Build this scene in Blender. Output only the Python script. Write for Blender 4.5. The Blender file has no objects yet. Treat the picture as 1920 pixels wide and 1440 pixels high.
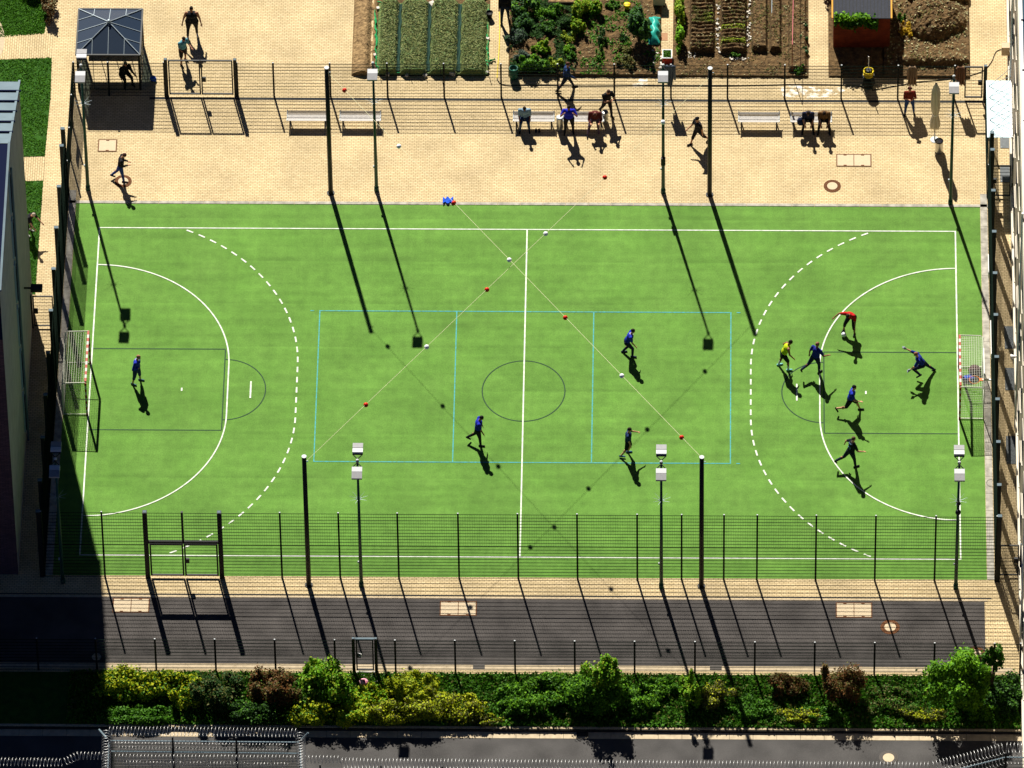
import bpy, math, random
import numpy as np
from mathutils import Vector, Matrix
random.seed(7); rng = np.random.default_rng(11)
R = math.radians
scene = bpy.context.scene
C = scene.collection

# ------------------------------------------------------------------ camera model
CP = np.array([8.479389, -314.932521, 335.441409]); YAW, PIT, ROL, FPX = -0.028501, 0.816048, -0.015997, 19846.152
_F = np.array([math.sin(YAW)*math.cos(PIT), math.cos(YAW)*math.cos(PIT), -math.sin(PIT)])
_R = np.array([math.cos(YAW), -math.sin(YAW), 0]); _U = np.cross(_R, _F)
_R2 = _R*math.cos(ROL)+_U*math.sin(ROL); _U2 = -_R*math.sin(ROL)+_U*math.cos(ROL)
def G(u, v, z=0.0):
    """where the sight line through photo pixel (u, v) meets height z"""
    d = _F+_R2*(u-960)/FPX-_U2*(v-720)/FPX
    q = CP+d*(z-CP[2])/d[2]
    return float(q[0]), float(q[1])
def G3(u, v, z=0.0):
    x, y = G(u, v, z); return (x, y, z)

# ------------------------------------------------------------------ materials
def mat(name, col, rough=0.7, metal=0.0, var=0.0, scale=3.0, col2=None, bump=0.0, bscale=40.0, island=False, spec=0.12, detail=4.0, coat=0):
    m = bpy.data.materials.new(name); m.use_nodes = True
    nt = m.node_tree; b = nt.nodes['Principled BSDF']; N = nt.nodes.new; L = nt.links.new
    b.inputs['Roughness'].default_value = rough; b.inputs['Metallic'].default_value = metal
    b.inputs['Specular IOR Level'].default_value = spec
    b.inputs['Base Color'].default_value = (*col, 1)
    c2 = col2 if col2 else tuple(max(0, c*(1-var)) for c in col)
    if var > 0 or col2:
        geo = N('ShaderNodeNewGeometry')
        mix = N('ShaderNodeMix'); mix.data_type = 'RGBA'
        mix.inputs['A'].default_value = (*col, 1); mix.inputs['B'].default_value = (*c2, 1)
        if island:
            L(geo.outputs['Random Per Island'], mix.inputs['Factor'])
        else:
            n = N('ShaderNodeTexNoise'); n.inputs['Scale'].default_value = scale; n.inputs['Detail'].default_value = detail
            L(geo.outputs['Position'], n.inputs['Vector'])
            r = N('ShaderNodeMapRange'); r.inputs['From Min'].default_value = 0.3; r.inputs['From Max'].default_value = 0.7
            L(n.outputs['Fac'], r.inputs['Value']); L(r.outputs['Result'], mix.inputs['Factor'])
        L(mix.outputs['Result'], b.inputs['Base Color'])
    if bump > 0:
        geo2 = N('ShaderNodeNewGeometry'); n2 = N('ShaderNodeTexNoise'); n2.inputs['Scale'].default_value = bscale
        n2.inputs['Detail'].default_value = 3
        L(geo2.outputs['Position'], n2.inputs['Vector'])
        bp = N('ShaderNodeBump'); bp.inputs['Strength'].default_value = bump; bp.inputs['Distance'].default_value = 0.05
        L(n2.outputs['Fac'], bp.inputs['Height']); L(bp.outputs['Normal'], b.inputs['Normal'])
    return m

def paver_mat(name, c1, c2, mortar, bw=0.2, bh=0.1, rot=False, off=0.5):
    m = bpy.data.materials.new(name); m.use_nodes = True
    nt = m.node_tree; b = nt.nodes['Principled BSDF']; N = nt.nodes.new; L = nt.links.new
    b.inputs['Roughness'].default_value = 0.85; b.inputs['Specular IOR Level'].default_value = 0.25
    geo = N('ShaderNodeNewGeometry'); mp = N('ShaderNodeMapping'); L(geo.outputs['Position'], mp.inputs['Vector'])
    if rot: mp.inputs['Rotation'].default_value = (0, 0, R(90))
    br = N('ShaderNodeTexBrick'); L(mp.outputs['Vector'], br.inputs['Vector'])
    br.inputs['Scale'].default_value = 1.0; br.inputs['Brick Width'].default_value = bw; br.inputs['Row Height'].default_value = bh
    br.inputs['Mortar Size'].default_value = 0.010; br.inputs['Mortar Smooth'].default_value = 0.3
    br.inputs['Color1'].default_value = (*c1, 1); br.inputs['Color2'].default_value = (*c2, 1); br.inputs['Mortar'].default_value = (*mortar, 1)
    br.offset = off
    n = N('ShaderNodeTexNoise'); n.inputs['Scale'].default_value = 0.55; n.inputs['Detail'].default_value = 6; L(geo.outputs['Position'], n.inputs['Vector'])
    r = N('ShaderNodeMapRange'); r.inputs['From Min'].default_value = 0.3; r.inputs['From Max'].default_value = 0.7
    r.inputs['To Min'].default_value = 0.80; r.inputs['To Max'].default_value = 1.08
    L(n.outputs['Fac'], r.inputs['Value'])
    n3 = N('ShaderNodeTexNoise'); n3.inputs['Scale'].default_value = 9; n3.inputs['Detail'].default_value = 3; L(geo.outputs['Position'], n3.inputs['Vector'])
    r3 = N('ShaderNodeMapRange'); r3.inputs['From Min'].default_value = 0.25; r3.inputs['From Max'].default_value = 0.75
    r3.inputs['To Min'].default_value = 0.9; r3.inputs['To Max'].default_value = 1.08
    L(n3.outputs['Fac'], r3.inputs['Value'])
    mu = N('ShaderNodeMath'); mu.operation = 'MULTIPLY'; L(r.outputs['Result'], mu.inputs[0]); L(r3.outputs['Result'], mu.inputs[1])
    vm = N('ShaderNodeVectorMath'); vm.operation = 'SCALE'; L(br.outputs['Color'], vm.inputs[0]); L(mu.outputs['Value'], vm.inputs['Scale'])
    L(vm.outputs['Vector'], b.inputs['Base Color'])
    bp = N('ShaderNodeBump'); bp.inputs['Strength'].default_value = 0.3; bp.inputs['Distance'].default_value = 0.01; bp.invert = True
    L(br.outputs['Fac'], bp.inputs['Height']); L(bp.outputs['Normal'], b.inputs['Normal'])
    return m

def turf_mat():
    m = bpy.data.materials.new('turf'); m.use_nodes = True
    nt = m.node_tree; b = nt.nodes['Principled BSDF']; N = nt.nodes.new; L = nt.links.new
    b.inputs['Roughness'].default_value = 0.9; b.inputs['Specular IOR Level'].default_value = 0.15
    geo = N('ShaderNodeNewGeometry')
    def noise(sc, dt, lo, hi, mapsc=None):
        n = N('ShaderNodeTexNoise'); n.inputs['Scale'].default_value = sc; n.inputs['Detail'].default_value = dt
        if mapsc:
            mp = N('ShaderNodeMapping'); mp.inputs['Scale'].default_value = mapsc; L(geo.outputs['Position'], mp.inputs['Vector']); L(mp.outputs['Vector'], n.inputs['Vector'])
        else: L(geo.outputs['Position'], n.inputs['Vector'])
        r = N('ShaderNodeMapRange'); r.inputs['From Min'].default_value = 0.3; r.inputs['From Max'].default_value = 0.7
        r.inputs['To Min'].default_value = lo; r.inputs['To Max'].default_value = hi
        L(n.outputs['Fac'], r.inputs['Value']); return r.outputs['Result']
    fs = [noise(0.35, 6, 0.86, 1.12), noise(28, 3, 0.78, 1.20), noise(2.2, 6, 0.87, 1.08), noise(1.0, 6, 0.88, 1.09, (0.12, 2.2, 1)), noise(3.0, 2, 0.97, 1.03, (2.0, 0.08, 1))]
    # seams between the rolls of turf
    sx = N('ShaderNodeSeparateXYZ'); L(geo.outputs['Position'], sx.inputs['Vector'])
    w = N('ShaderNodeMath'); w.operation = 'ADD'; L(sx.outputs['Y'], w.inputs[0]); w.inputs[1].default_value = 40.32
    dv = N('ShaderNodeMath'); dv.operation = 'DIVIDE'; L(w.outputs[0], dv.inputs[0]); dv.inputs[1].default_value = 2.6
    fr = N('ShaderNodeMath'); fr.operation = 'FRACT'; L(dv.outputs[0], fr.inputs[0])
    rr = N('ShaderNodeValToRGB'); L(fr.outputs[0], rr.inputs['Fac'])
    e = rr.color_ramp.elements; e[0].position = 0.0; e[0].color = (1, 1, 1, 1); e[1].position = 1.0; e[1].color = (1, 1, 1, 1)
    for p, c in ((0.44, 1.0), (0.47, 1.07), (0.495, 1.05), (0.51, 0.88), (0.54, 0.9), (0.60, 1.0)):
        x = e.new(p); x.color = (c, c, c, 1)
    # seam visibility varies along its run
    nn = N('ShaderNodeTexNoise'); nn.inputs['Scale'].default_value = 0.4; nn.inputs['Detail'].default_value = 4; L(geo.outputs['Position'], nn.inputs['Vector'])
    mr = N('ShaderNodeMapRange'); mr.inputs['From Min'].default_value = 0.35; mr.inputs['From Max'].default_value = 0.65; L(nn.outputs['Fac'], mr.inputs['Value'])
    mx = N('ShaderNodeMix'); mx.data_type = 'FLOAT'; L(mr.outputs['Result'], mx.inputs['Factor']); mx.inputs['A'].default_value = 1.0; L(rr.outputs['Color'], mx.inputs['B'])
    fs.append(mx.outputs['Result'])
    cur = fs[0]
    for f in fs[1:]:
        mu = N('ShaderNodeMath'); mu.operation = 'MULTIPLY'; L(cur, mu.inputs[0]); L(f, mu.inputs[1]); cur = mu.outputs[0]
    n = N('ShaderNodeTexNoise'); n.inputs['Scale'].default_value = 0.6; n.inputs['Detail'].default_value = 4; L(geo.outputs['Position'], n.inputs['Vector'])
    mix = N('ShaderNodeMix'); mix.data_type = 'RGBA'; L(n.outputs['Fac'], mix.inputs['Factor'])
    mix.inputs['A'].default_value = (*TURF1, 1); mix.inputs['B'].default_value = (*TURF2, 1)
    vm = N('ShaderNodeVectorMath'); vm.operation = 'SCALE'; L(mix.outputs['Result'], vm.inputs[0]); L(cur, vm.inputs['Scale'])
    L(vm.outputs['Vector'], b.inputs['Base Color'])
    return m
TURF1 = (0.084, 0.200, 0.027); TURF2 = (0.118, 0.240, 0.042)
M = {}
M['pave'] = paver_mat('pale_pavers', (0.62, 0.485, 0.275), (0.53, 0.41, 0.22), (0.20, 0.14, 0.06))
M['pave_path'] = paver_mat('pale_path_pavers', (0.60, 0.47, 0.265), (0.51, 0.395, 0.21), (0.17, 0.115, 0.045), rot=True)
M['turf'] = turf_mat()
M['asphalt'] = mat('asphalt', (0.085, 0.076, 0.070), 0.9, var=0.50, scale=0.8, bump=0.5, bscale=90, detail=9, spec=0.2)
M['road'] = mat('road_asphalt', (0.088, 0.083, 0.079), 0.9, var=0.45, scale=0.7, bump=0.5, bscale=90, detail=9, spec=0.2)
M['kerb'] = mat('kerb_stone', (0.52, 0.42, 0.28), 0.9, var=0.25, scale=5)
M['kerb_grey'] = mat('weathered_kerb', (0.46, 0.43, 0.36), 0.9, var=0.55, scale=3, detail=8)
M['drain'] = mat('drain_channel', (0.035, 0.037, 0.038), 0.9, var=0.3, scale=8)
M['earth'] = mat('earth', (0.12, 0.085, 0.05), 0.95, var=0.4, scale=4)
M['white_line'] = mat('white_marking', (0.72, 0.74, 0.68), 0.8, col2=(0.46, 0.52, 0.40), scale=5, detail=10)
M['grey_line'] = mat('grey_marking', (0.035, 0.075, 0.04), 0.9, var=0.35, scale=15)
M['blue_line'] = mat('blue_marking', (0.07, 0.36, 0.42), 0.9, col2=(0.08, 0.24, 0.16), scale=8, detail=10)
M['lawn'] = mat('lawn_soil', (0.030, 0.100, 0.010), 0.95, var=0.45, scale=3, bump=0.6, bscale=30)
M['soil_tan'] = mat('dry_soil', (0.34, 0.225, 0.105), 0.95, col2=(0.12, 0.075, 0.035), scale=7, bump=1.0, bscale=14, detail=9)
M['soil'] = mat('garden_soil', (0.17, 0.105, 0.045), 0.95, col2=(0.045, 0.028, 0.013), scale=6, bump=1.0, bscale=16, detail=9)
M['net_cloth'] = mat('netted_straw', (0.17, 0.20, 0.065), 0.9, col2=(0.07, 0.14, 0.05), scale=9, bump=1.0, bscale=18, detail=8)
M['net_green'] = mat('green_netting', (0.02, 0.33, 0.10), 0.7, var=0.5, scale=9)
M['black_steel'] = mat('black_coated_steel', (0.007, 0.009, 0.009), 0.6, spec=0.25)
M['wire'] = mat('dark_wire', (0.004, 0.009, 0.006), 0.9, spec=0.03)
M['cap'] = mat('pale_cap', (0.50, 0.53, 0.53), 0.6)
M['green_steel'] = mat('green_pole_paint', (0.018, 0.075, 0.055), 0.4, var=0.3, scale=3)
M['lamp_grey'] = mat('lamp_housing_grey', (0.27, 0.27, 0.275), 0.6, var=0.15, scale=10)
M['lamp_white'] = mat('lamp_housing_pale', (0.50, 0.51, 0.52), 0.6)
M['glass'] = mat('lamp_lens', (0.10, 0.12, 0.14), 0.1)
M['galv'] = mat('galvanised_steel', (0.34, 0.40, 0.43), 0.5, metal=0.3)
M['razor'] = mat('razor_wire_steel', (0.50, 0.50, 0.49), 0.45, metal=0.85)
M['bench_slat'] = mat('pale_bench_slats', (0.56, 0.53, 0.49), 0.7, var=0.12, scale=8)
M['bench_dark'] = mat('bench_leg_iron', (0.02, 0.02, 0.022), 0.5)
M['white'] = mat('white_paint', (0.78, 0.76, 0.72), 0.5)
M['red'] = mat('red_paint', (0.33, 0.035, 0.02), 0.5)
M['netw'] = mat('white_net_cord', (0.62, 0.62, 0.52), 0.8)
M['rope'] = mat('pale_cord', (0.70, 0.68, 0.42), 0.8)
M['ball_red'] = mat('red_marker_ball', (0.55, 0.022, 0.010), 0.4)
M['ball_white'] = mat('white_marker_ball', (0.82, 0.84, 0.86), 0.45)
M['iron'] = mat('cast_iron', (0.14, 0.055, 0.02), 0.8, var=0.4, scale=30)
M['iron_dark'] = mat('dark_cast_iron', (0.07, 0.06, 0.05), 0.6, var=0.3, scale=30)
M['concrete'] = mat('cover_concrete', (0.56, 0.45, 0.30), 0.9, var=0.12, scale=9, detail=8)
M['plaster'] = mat('grey_plaster', (0.33, 0.315, 0.325), 0.9, var=0.22, scale=1.6, bump=0.5, bscale=30, detail=8)
M['brick'] = paver_mat('dark_brick', (0.13, 0.065, 0.07), (0.085, 0.045, 0.05), (0.045, 0.03, 0.03), 0.25, 0.08)
M['navy'] = mat('dark_glazing', (0.006, 0.009, 0.03), 0.8, spec=0.02)
M['zinc'] = mat('zinc_sheet', (0.13, 0.175, 0.20), 0.75, var=0.15, scale=2, spec=0.05)
M['slate'] = mat('blue_roof_sheet', (0.040, 0.078, 0.115), 0.9, var=0.15, scale=1.5, spec=0.02)
M['cream'] = mat('cream_render', (0.50, 0.41, 0.30), 0.85, var=0.12, scale=2)
M['reveal'] = mat('pale_window_reveal', (0.34, 0.46, 0.46), 0.5)
M['poly'] = mat('smoked_roof_sheet', (0.016, 0.028, 0.050), 0.35, spec=0.3)
M['wood_red'] = mat('red_stained_wood', (0.20, 0.035, 0.012), 0.7, var=0.45, scale=4)
M['wood_yel'] = mat('yellow_trim_wood', (0.62, 0.30, 0.03), 0.6)
M['felt'] = mat('roofing_felt', (0.045, 0.05, 0.065), 0.8, var=0.4, scale=20)
M['tarp'] = mat('turquoise_tarp', (0.03, 0.40, 0.32), 0.35, var=0.3, scale=3)
M['yellow'] = mat('yellow_plastic', (0.72, 0.55, 0.01), 0.45)
M['red_plastic'] = mat('red_plastic', (0.42, 0.04, 0.02), 0.5)
M['blue_cloth'] = mat('blue_cloth', (0.012, 0.075, 0.50), 0.8)
M['black_cloth'] = mat('black_cloth', (0.018, 0.017, 0.022), 0.85)
M['brown_cloth'] = mat('brown_cloth', (0.075, 0.03, 0.035), 0.85)
M['beige_cloth'] = mat('beige_canvas', (0.62, 0.55, 0.42), 0.85, var=0.15, scale=6)
M['tan_cloth'] = mat('tan_cloth', (0.22, 0.15, 0.09), 0.85, var=0.3, scale=8)
M['grey_cloth'] = mat('grey_cloth', (0.075, 0.095, 0.125), 0.8)
M['steel'] = mat('brushed_steel', (0.50, 0.50, 0.48), 0.3, metal=0.8)
M['hose'] = mat('black_hose', (0.012, 0.012, 0.012), 0.6)
M['stone'] = mat('white_stone', (0.62, 0.58, 0.50), 0.9, var=0.2, scale=8)
M['orange'] = mat('orange_ring', (0.60, 0.16, 0.03), 0.5)
M['pink'] = mat('pink_rubber', (0.75, 0.12, 0.22), 0.45, col2=(0.80, 0.55, 0.60), scale=4)
M['bark'] = mat('bark', (0.10, 0.07, 0.045), 0.9, var=0.4, scale=8)
M['skin'] = mat('skin', (0.50, 0.26, 0.15), 0.6)
M['skin_dark'] = mat('tanned_skin', (0.26, 0.115, 0.065), 0.55)
M['eye'] = mat('eye_dark', (0.02, 0.015, 0.012), 0.3)

def leafmat(name, a, b):
    m = mat(name, a, 0.55, col2=b, island=True, spec=0.08)
    nt = m.node_tree; bs = nt.nodes['Principled BSDF']
    tr = nt.nodes.new('ShaderNodeBsdfTranslucent'); mx = nt.nodes.new('ShaderNodeMixShader'); mx.inputs['Fac'].default_value = 0.22
    src = bs.inputs['Base Color'].links[0].from_socket
    nt.links.new(src, tr.inputs['Color'])
    out = nt.nodes['Material Output']
    nt.links.new(bs.outputs['BSDF'], mx.inputs[1]); nt.links.new(tr.outputs['BSDF'], mx.inputs[2]); nt.links.new(mx.outputs['Shader'], out.inputs['Surface'])
    return m
LM = dict(
    bright=leafmat('bright_leaf', (0.17, 0.37, 0.012), (0.06, 0.18, 0.006)),
    mid=leafmat('mid_leaf', (0.075, 0.20, 0.012), (0.02, 0.08, 0.004)),
    dark=leafmat('dark_leaf', (0.03, 0.08, 0.012), (0.01, 0.035, 0.006)),
    yellow=leafmat('yellow_green_leaf', (0.46, 0.47, 0.012), (0.17, 0.26, 0.006)),
    red=leafmat('red_brown_leaf', (0.17, 0.07, 0.02), (0.06, 0.04, 0.012)),
    grey=leafmat('grey_green_leaf', (0.10, 0.14, 0.10), (0.035, 0.06, 0.045)),
    blue=leafmat('blue_green_leaf', (0.06, 0.14, 0.045), (0.018, 0.06, 0.016)),
    lime=leafmat('lime_leaf', (0.30, 0.36, 0.02), (0.12, 0.20, 0.012)),
    gold=leafmat('golden_flower', (0.60, 0.38, 0.02), (0.30, 0.20, 0.02)),
    pale=leafmat('pale_dry_leaf', (0.45, 0.42, 0.22), (0.20, 0.17, 0.08)),
    olive=leafmat('olive_leaf', (0.14, 0.13, 0.03), (0.05, 0.07, 0.015)),
    straw=leafmat('straw', (0.29, 0.30, 0.11), (0.07, 0.12, 0.04)),
    grass=leafmat('grass_blade', (0.075, 0.21, 0.010), (0.025, 0.10, 0.004)),
)

# ------------------------------------------------------------------ object helpers
def tag(o, label=None, cat=None, group=None, kind=None):
    if label: o['label'] = label
    if cat: o['category'] = cat
    if group: o['group'] = group
    if kind: o['kind'] = kind
    return o
def empty(name, loc, label, cat, group=None, rz=0):
    o = bpy.data.objects.new(name, None); C.objects.link(o); o.location = loc; o.rotation_euler = (0, 0, rz); o.empty_display_size = 0.2
    return tag(o, label, cat, group)
def link(name, me, parent=None):
    o = bpy.data.objects.new(name, me); C.objects.link(o)
    if parent: o.parent = parent
    return o
def dup(root, loc=None, rz=None, label=None, group=None):
    r = root.copy(); C.objects.link(r)
    if loc is not None: r.location = loc
    if rz is not None: r.rotation_euler = (0, 0, rz)
    if label: r['label'] = label
    if group: r['group'] = group
    for ch in list(root.children):
        c = ch.copy(); C.objects.link(c); c.parent = r
        for g in list(ch.children):
            d = g.copy(); C.objects.link(d); d.parent = c
    return r

class MB:
    def __init__(s): s.v = []; s.f = []; s.m = []; s.mi = 0
    def add(s, vs, fs):
        n = len(s.v); s.v += [tuple(map(float, q)) for q in vs]; s.f += [tuple(i+n for i in f) for f in fs]; s.m += [s.mi]*len(fs); return s
    def box(s, c, d, rz=0, rx=0, ry=0):
        x, y, z = [k/2 for k in d]
        vs = [Vector((a*x, b*y, e*z)) for e in (-1, 1) for b in (-1, 1) for a in (-1, 1)]
        mt = Matrix.Rotation(rz, 3, 'Z') @ Matrix.Rotation(ry, 3, 'Y') @ Matrix.Rotation(rx, 3, 'X')
        vs = [(mt @ q)+Vector(c) for q in vs]
        return s.add(vs, [(0, 2, 3, 1), (4, 5, 7, 6), (0, 1, 5, 4), (2, 6, 7, 3), (0, 4, 6, 2), (1, 3, 7, 5)])
    def cyl(s, a, b, r0, r1=None, n=10, cap=True):
        r1 = r0 if r1 is None else r1
        a, b = Vector(a), Vector(b); d = (b-a).normalized()
        u = d.orthogonal().normalized(); w = d.cross(u)
        vs = []
        for p, r in ((a, r0), (b, r1)):
            for i in range(n):
                t = 2*math.pi*i/n; vs.append(p+u*math.cos(t)*r+w*math.sin(t)*r)
        fs = [(i, (i+1) % n, n+(i+1) % n, n+i) for i in range(n)]
        if cap: fs += [tuple(range(n-1, -1, -1)), tuple(range(n, 2*n))]
        return s.add(vs, fs)
    def tube(s, pts, r, n=6):
        pts = [Vector(p) for p in pts]; k0 = len(s.v); vs = []; up = None
        for i, p in enumerate(pts):
            d = (pts[min(i+1, len(pts)-1)]-pts[max(i-1, 0)]).normalized()
            if up is None: up = d.orthogonal().normalized()
            up = (up-d*up.dot(d)).normalized(); w = d.cross(up)
            rr = r[i] if isinstance(r, (list, tuple)) else r
            for j in range(n):
                t = 2*math.pi*j/n; vs.append(p+up*math.cos(t)*rr+w*math.sin(t)*rr)
        fs = [(i*n+j, i*n+(j+1) % n, (i+1)*n+(j+1) % n, (i+1)*n+j) for i in range(len(pts)-1) for j in range(n)]
        fs += [tuple(range(n-1, -1, -1)), tuple(range((len(pts)-1)*n, len(pts)*n))]
        return s.add(vs, fs)
    def ell(s, c, r, n=10, k=7, mt=None):
        vs = [(0, 0, -1)]
        for i in range(1, k):
            a = math.pi*i/k-math.pi/2
            for j in range(n):
                t = 2*math.pi*j/n; vs.append((math.cos(a)*math.cos(t), math.cos(a)*math.sin(t), math.sin(a)))
        vs.append((0, 0, 1))
        fs = [(0, 1+(j+1) % n, 1+j) for j in range(n)]
        for i in range(k-2):
            for j in range(n):
                fs.append((1+i*n+j, 1+i*n+(j+1) % n, 1+(i+1)*n+(j+1) % n, 1+(i+1)*n+j))
        l = len(vs)-1; b0 = 1+(k-2)*n
        fs += [(l, b0+j, b0+(j+1) % n) for j in range(n)]
        q = [Vector((a[0]*r[0], a[1]*r[1], a[2]*r[2])) for a in vs]
        if mt is not None: q = [mt @ a for a in q]
        return s.add([a+Vector(c) for a in q], fs)
    def prism(s, poly, z0, z1):
        n = len(poly)
        vs = [(x, y, z0) for x, y in poly]+[(x, y, z1) for x, y in poly]
        return s.add(vs, [tuple(range(n-1, -1, -1)), tuple(range(n, 2*n))]+[(i, (i+1) % n, n+(i+1) % n, n+i) for i in range(n)])
    def sheet(s, poly, z):
        return s.add([(x, y, z) for x, y in poly], [tuple(range(len(poly)))])
    def lathe(s, prof, n=16, c=(0, 0, 0), fold=None):
        vs = []; 
        for r, z in prof:
            for j in range(n):
                t = 2*math.pi*j/n; rr = r*(1+(fold(t, z) if fold else 0)); vs.append((c[0]+rr*math.cos(t), c[1]+rr*math.sin(t), c[2]+z))
        k = len(prof)
        fs = [(i*n+j, i*n+(j+1) % n, (i+1)*n+(j+1) % n, (i+1)*n+j) for i in range(k-1) for j in range(n)]
        fs += [tuple(range(n-1, -1, -1)), tuple(range((k-1)*n, k*n))]
        return s.add(vs, fs)
    def mesh(s, name, mats, smooth=False):
        me = bpy.data.meshes.new(name); me.from_pydata(s.v, [], s.f)
        for m in (mats if isinstance(mats, (list, tuple)) else [mats]): me.materials.append(m)
        if len(me.materials) > 1: me.polygons.foreach_set('material_index', s.m)
        if smooth: me.polygons.foreach_set('use_smooth', [True]*len(me.polygons))
        me.update(); return me
    def build(s, name, mats, parent=None, smooth=False):
        return link(name, s.mesh(name, mats, smooth), parent)
def struct(name, mb, m): return tag(mb.build(name, m), kind='structure')
def sharp(o, ang=40):
    try: o.data.set_sharp_from_angle(angle=R(ang))
    except Exception: pass
    return o

# value noise
_tab = rng.random((256, 256))
def vn(x, y):
    x = np.asarray(x, float); y = np.asarray(y, float); xi = np.floor(x).astype(int); yi = np.floor(y).astype(int); fx = x-xi; fy = y-yi
    fx = fx*fx*(3-2*fx); fy = fy*fy*(3-2*fy); T = lambda a, b: _tab[a % 256, b % 256]
    return (T(xi, yi)*(1-fx)+T(xi+1, yi)*fx)*(1-fy)+(T(xi, yi+1)*(1-fx)+T(xi+1, yi+1)*fx)*fy
def fbm(x, y, s=1.0):
    return vn(x*s, y*s)*0.5+vn(x*s*2.1+7, y*s*2.1+3)*0.3+vn(x*s*4.3+1, y*s*4.3+9)*0.2
def hfield(name, x0, x1, y0, y1, res, fn, m, skirt=-0.02):
    nx = max(2, int((x1-x0)/res)); ny = max(2, int((y1-y0)/res))
    X, Y = np.meshgrid(np.linspace(x0, x1, nx), np.linspace(y0, y1, ny))
    Z = fn(X, Y)
    Z[0, :] = Z[-1, :] = skirt; Z[:, 0] = Z[:, -1] = skirt
    vs = np.stack([X.ravel(), Y.ravel(), Z.ravel()], 1)
    i = np.arange(nx-1)[None, :]+nx*np.arange(ny-1)[:, None]; i = i.ravel()
    fs = np.stack([i, i+1, i+nx+1, i+nx], 1)
    me = bpy.data.meshes.new(name); me.from_pydata(vs.tolist(), [], fs.tolist()); me.materials.append(m); me.update()
    return link(name, me)
def quads(name, P, Nrm, size, m, parent=None, aspect=1.6, loc=None):
    """leaf quads: centres P, rough normals Nrm, sizes"""
    n = len(P); P = np.asarray(P); Nrm = np.asarray(Nrm); size = np.broadcast_to(np.asarray(size, float), (n,))
    Nrm = Nrm/np.linalg.norm(Nrm, axis=1, keepdims=True)
    t = rng.normal(size=(n, 3)); u = np.cross(Nrm, t); u /= np.linalg.norm(u, axis=1, keepdims=True)+1e-9; w = np.cross(Nrm, u)
    a = u*size[:, None]*0.5*aspect; b = w*size[:, None]*0.5
    if loc is not None: P = P-np.array(loc)
    mid = P+Nrm*size[:, None]*0.12
    V = np.stack([P-a, mid-b, P+a, mid+b], 1).reshape(-1, 3)
    F = np.arange(4*n).reshape(-1, 4)
    me = bpy.data.meshes.new(name); me.vertices.add(4*n); me.vertices.foreach_set('co', V.ravel())
    me.loops.add(4*n); me.loops.foreach_set('vertex_index', F.ravel()); me.polygons.add(n)
    me.polygons.foreach_set('loop_start', np.arange(n)*4); me.polygons.foreach_set('loop_total', np.full(n, 4))
    me.materials.append(m); me.update(); me.validate()
    return link(name, me, parent)

# ------------------------------------------------------------------ world, sun, camera
cam = bpy.data.cameras.new('camera'); co = bpy.data.objects.new('camera', cam); C.objects.link(co)
m3 = Matrix((tuple(_R2), tuple(_U2), tuple(-_F))).transposed()
co.matrix_world = Matrix.Translation(Vector(CP)) @ m3.to_4x4()
cam.sensor_width = 36; cam.lens = FPX/1920*36; cam.clip_start = 10; cam.clip_end = 2000
scene.camera = co
SD = Vector((0.2550, -1.078, -1.0)).normalized()
el = math.asin(-SD.z); az = math.atan2(-SD.x, -SD.y)
w = bpy.data.worlds.new('World'); scene.world = w; w.use_nodes = True
sky = w.node_tree.nodes.new('ShaderNodeTexSky'); sky.sky_type = 'NISHITA'; sky.sun_disc = False
sky.sun_elevation = el; sky.sun_rotation = az; sky.air_density = 0.20; sky.dust_density = 0.0; sky.ozone_density = 10.0
bg = w.node_tree.nodes['Background']; w.node_tree.links.new(sky.outputs['Color'], bg.inputs['Color']); bg.inputs['Strength'].default_value = 0.05
sl = bpy.data.lights.new('sun', 'SUN'); sl.energy = 5.0; sl.angle = R(0.53); sl.color = (1.0, 0.955, 0.87)
so = bpy.data.objects.new('sun', sl); C.objects.link(so); so.rotation_euler = SD.to_track_quat('-Z', 'Y').to_euler(); so.location = (-20, 60, 80)
scene.view_settings.view_transform = 'Standard'; scene.view_settings.look = 'None'; scene.view_settings.exposure = 0.97; scene.view_settings.gamma = 1
scene.cycles.max_bounces = 6; scene.cycles.transparent_max_bounces = 12

# ------------------------------------------------------------------ setting: ground
HL, HW = 18.875, 9.769
ROADZ = -0.15
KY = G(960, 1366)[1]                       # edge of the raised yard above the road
TX, TY0, TY1 = 19.98, -10.93, 11.25        # turf extents
struct('ground', MB().sheet([(-900, -900), (900, -900), (900, 900), (-900, 900)], -0.35), M['earth'])
yard = MB()
yard.prism([(-90, KY), (90, KY), (90, 90), (-90, 90)], -0.3, 0.0)
struct('paving', yard, M['pave'])
struct('road', MB().prism([(-90, -60), (90, -60), (90, KY-0.3), (-90, KY-0.3)], -0.34, ROADZ), M['road'])
kb = MB(); x = -30.0
while x < 30:
    kb.box((x+0.5, KY-0.24, ROADZ-0.05), (0.985, 0.36, 0.12)); kb.box((x+0.5, KY+0.06, -0.03), (0.985, 0.08, 0.07)); x += 1.0
struct('road_kerb', kb, M['kerb'])
struct('retaining_edge', MB().box((0, KY+0.0, -0.12), (80, 0.10, 0.20)), mat('shade_toned_concrete', (0.035, 0.032, 0.028), 0.95, var=0.5, scale=4))  # near-black colour paints in the shade on the drop to the road
struct('turf', MB().sheet([(-TX, TY0), (TX, TY0), (TX, TY1), (-TX, TY1)], 0.008), M['turf'])
# kerbs round the turf
kg = MB(); x = -TX-0.35
while x < TX+0.3:
    kg.box((x+0.5, TY1+0.10, 0.0), (0.985, 0.16, 0.05)); x += 1.0
y = TY0
while y < TY1:
    for s in (-1, 1): kg.box((s*(TX+0.165), y+0.5, 0.0), (0.30, 0.985, 0.05))
    y += 1.0
struct('turf_kerb', kg, M['kerb_grey'])
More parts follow.
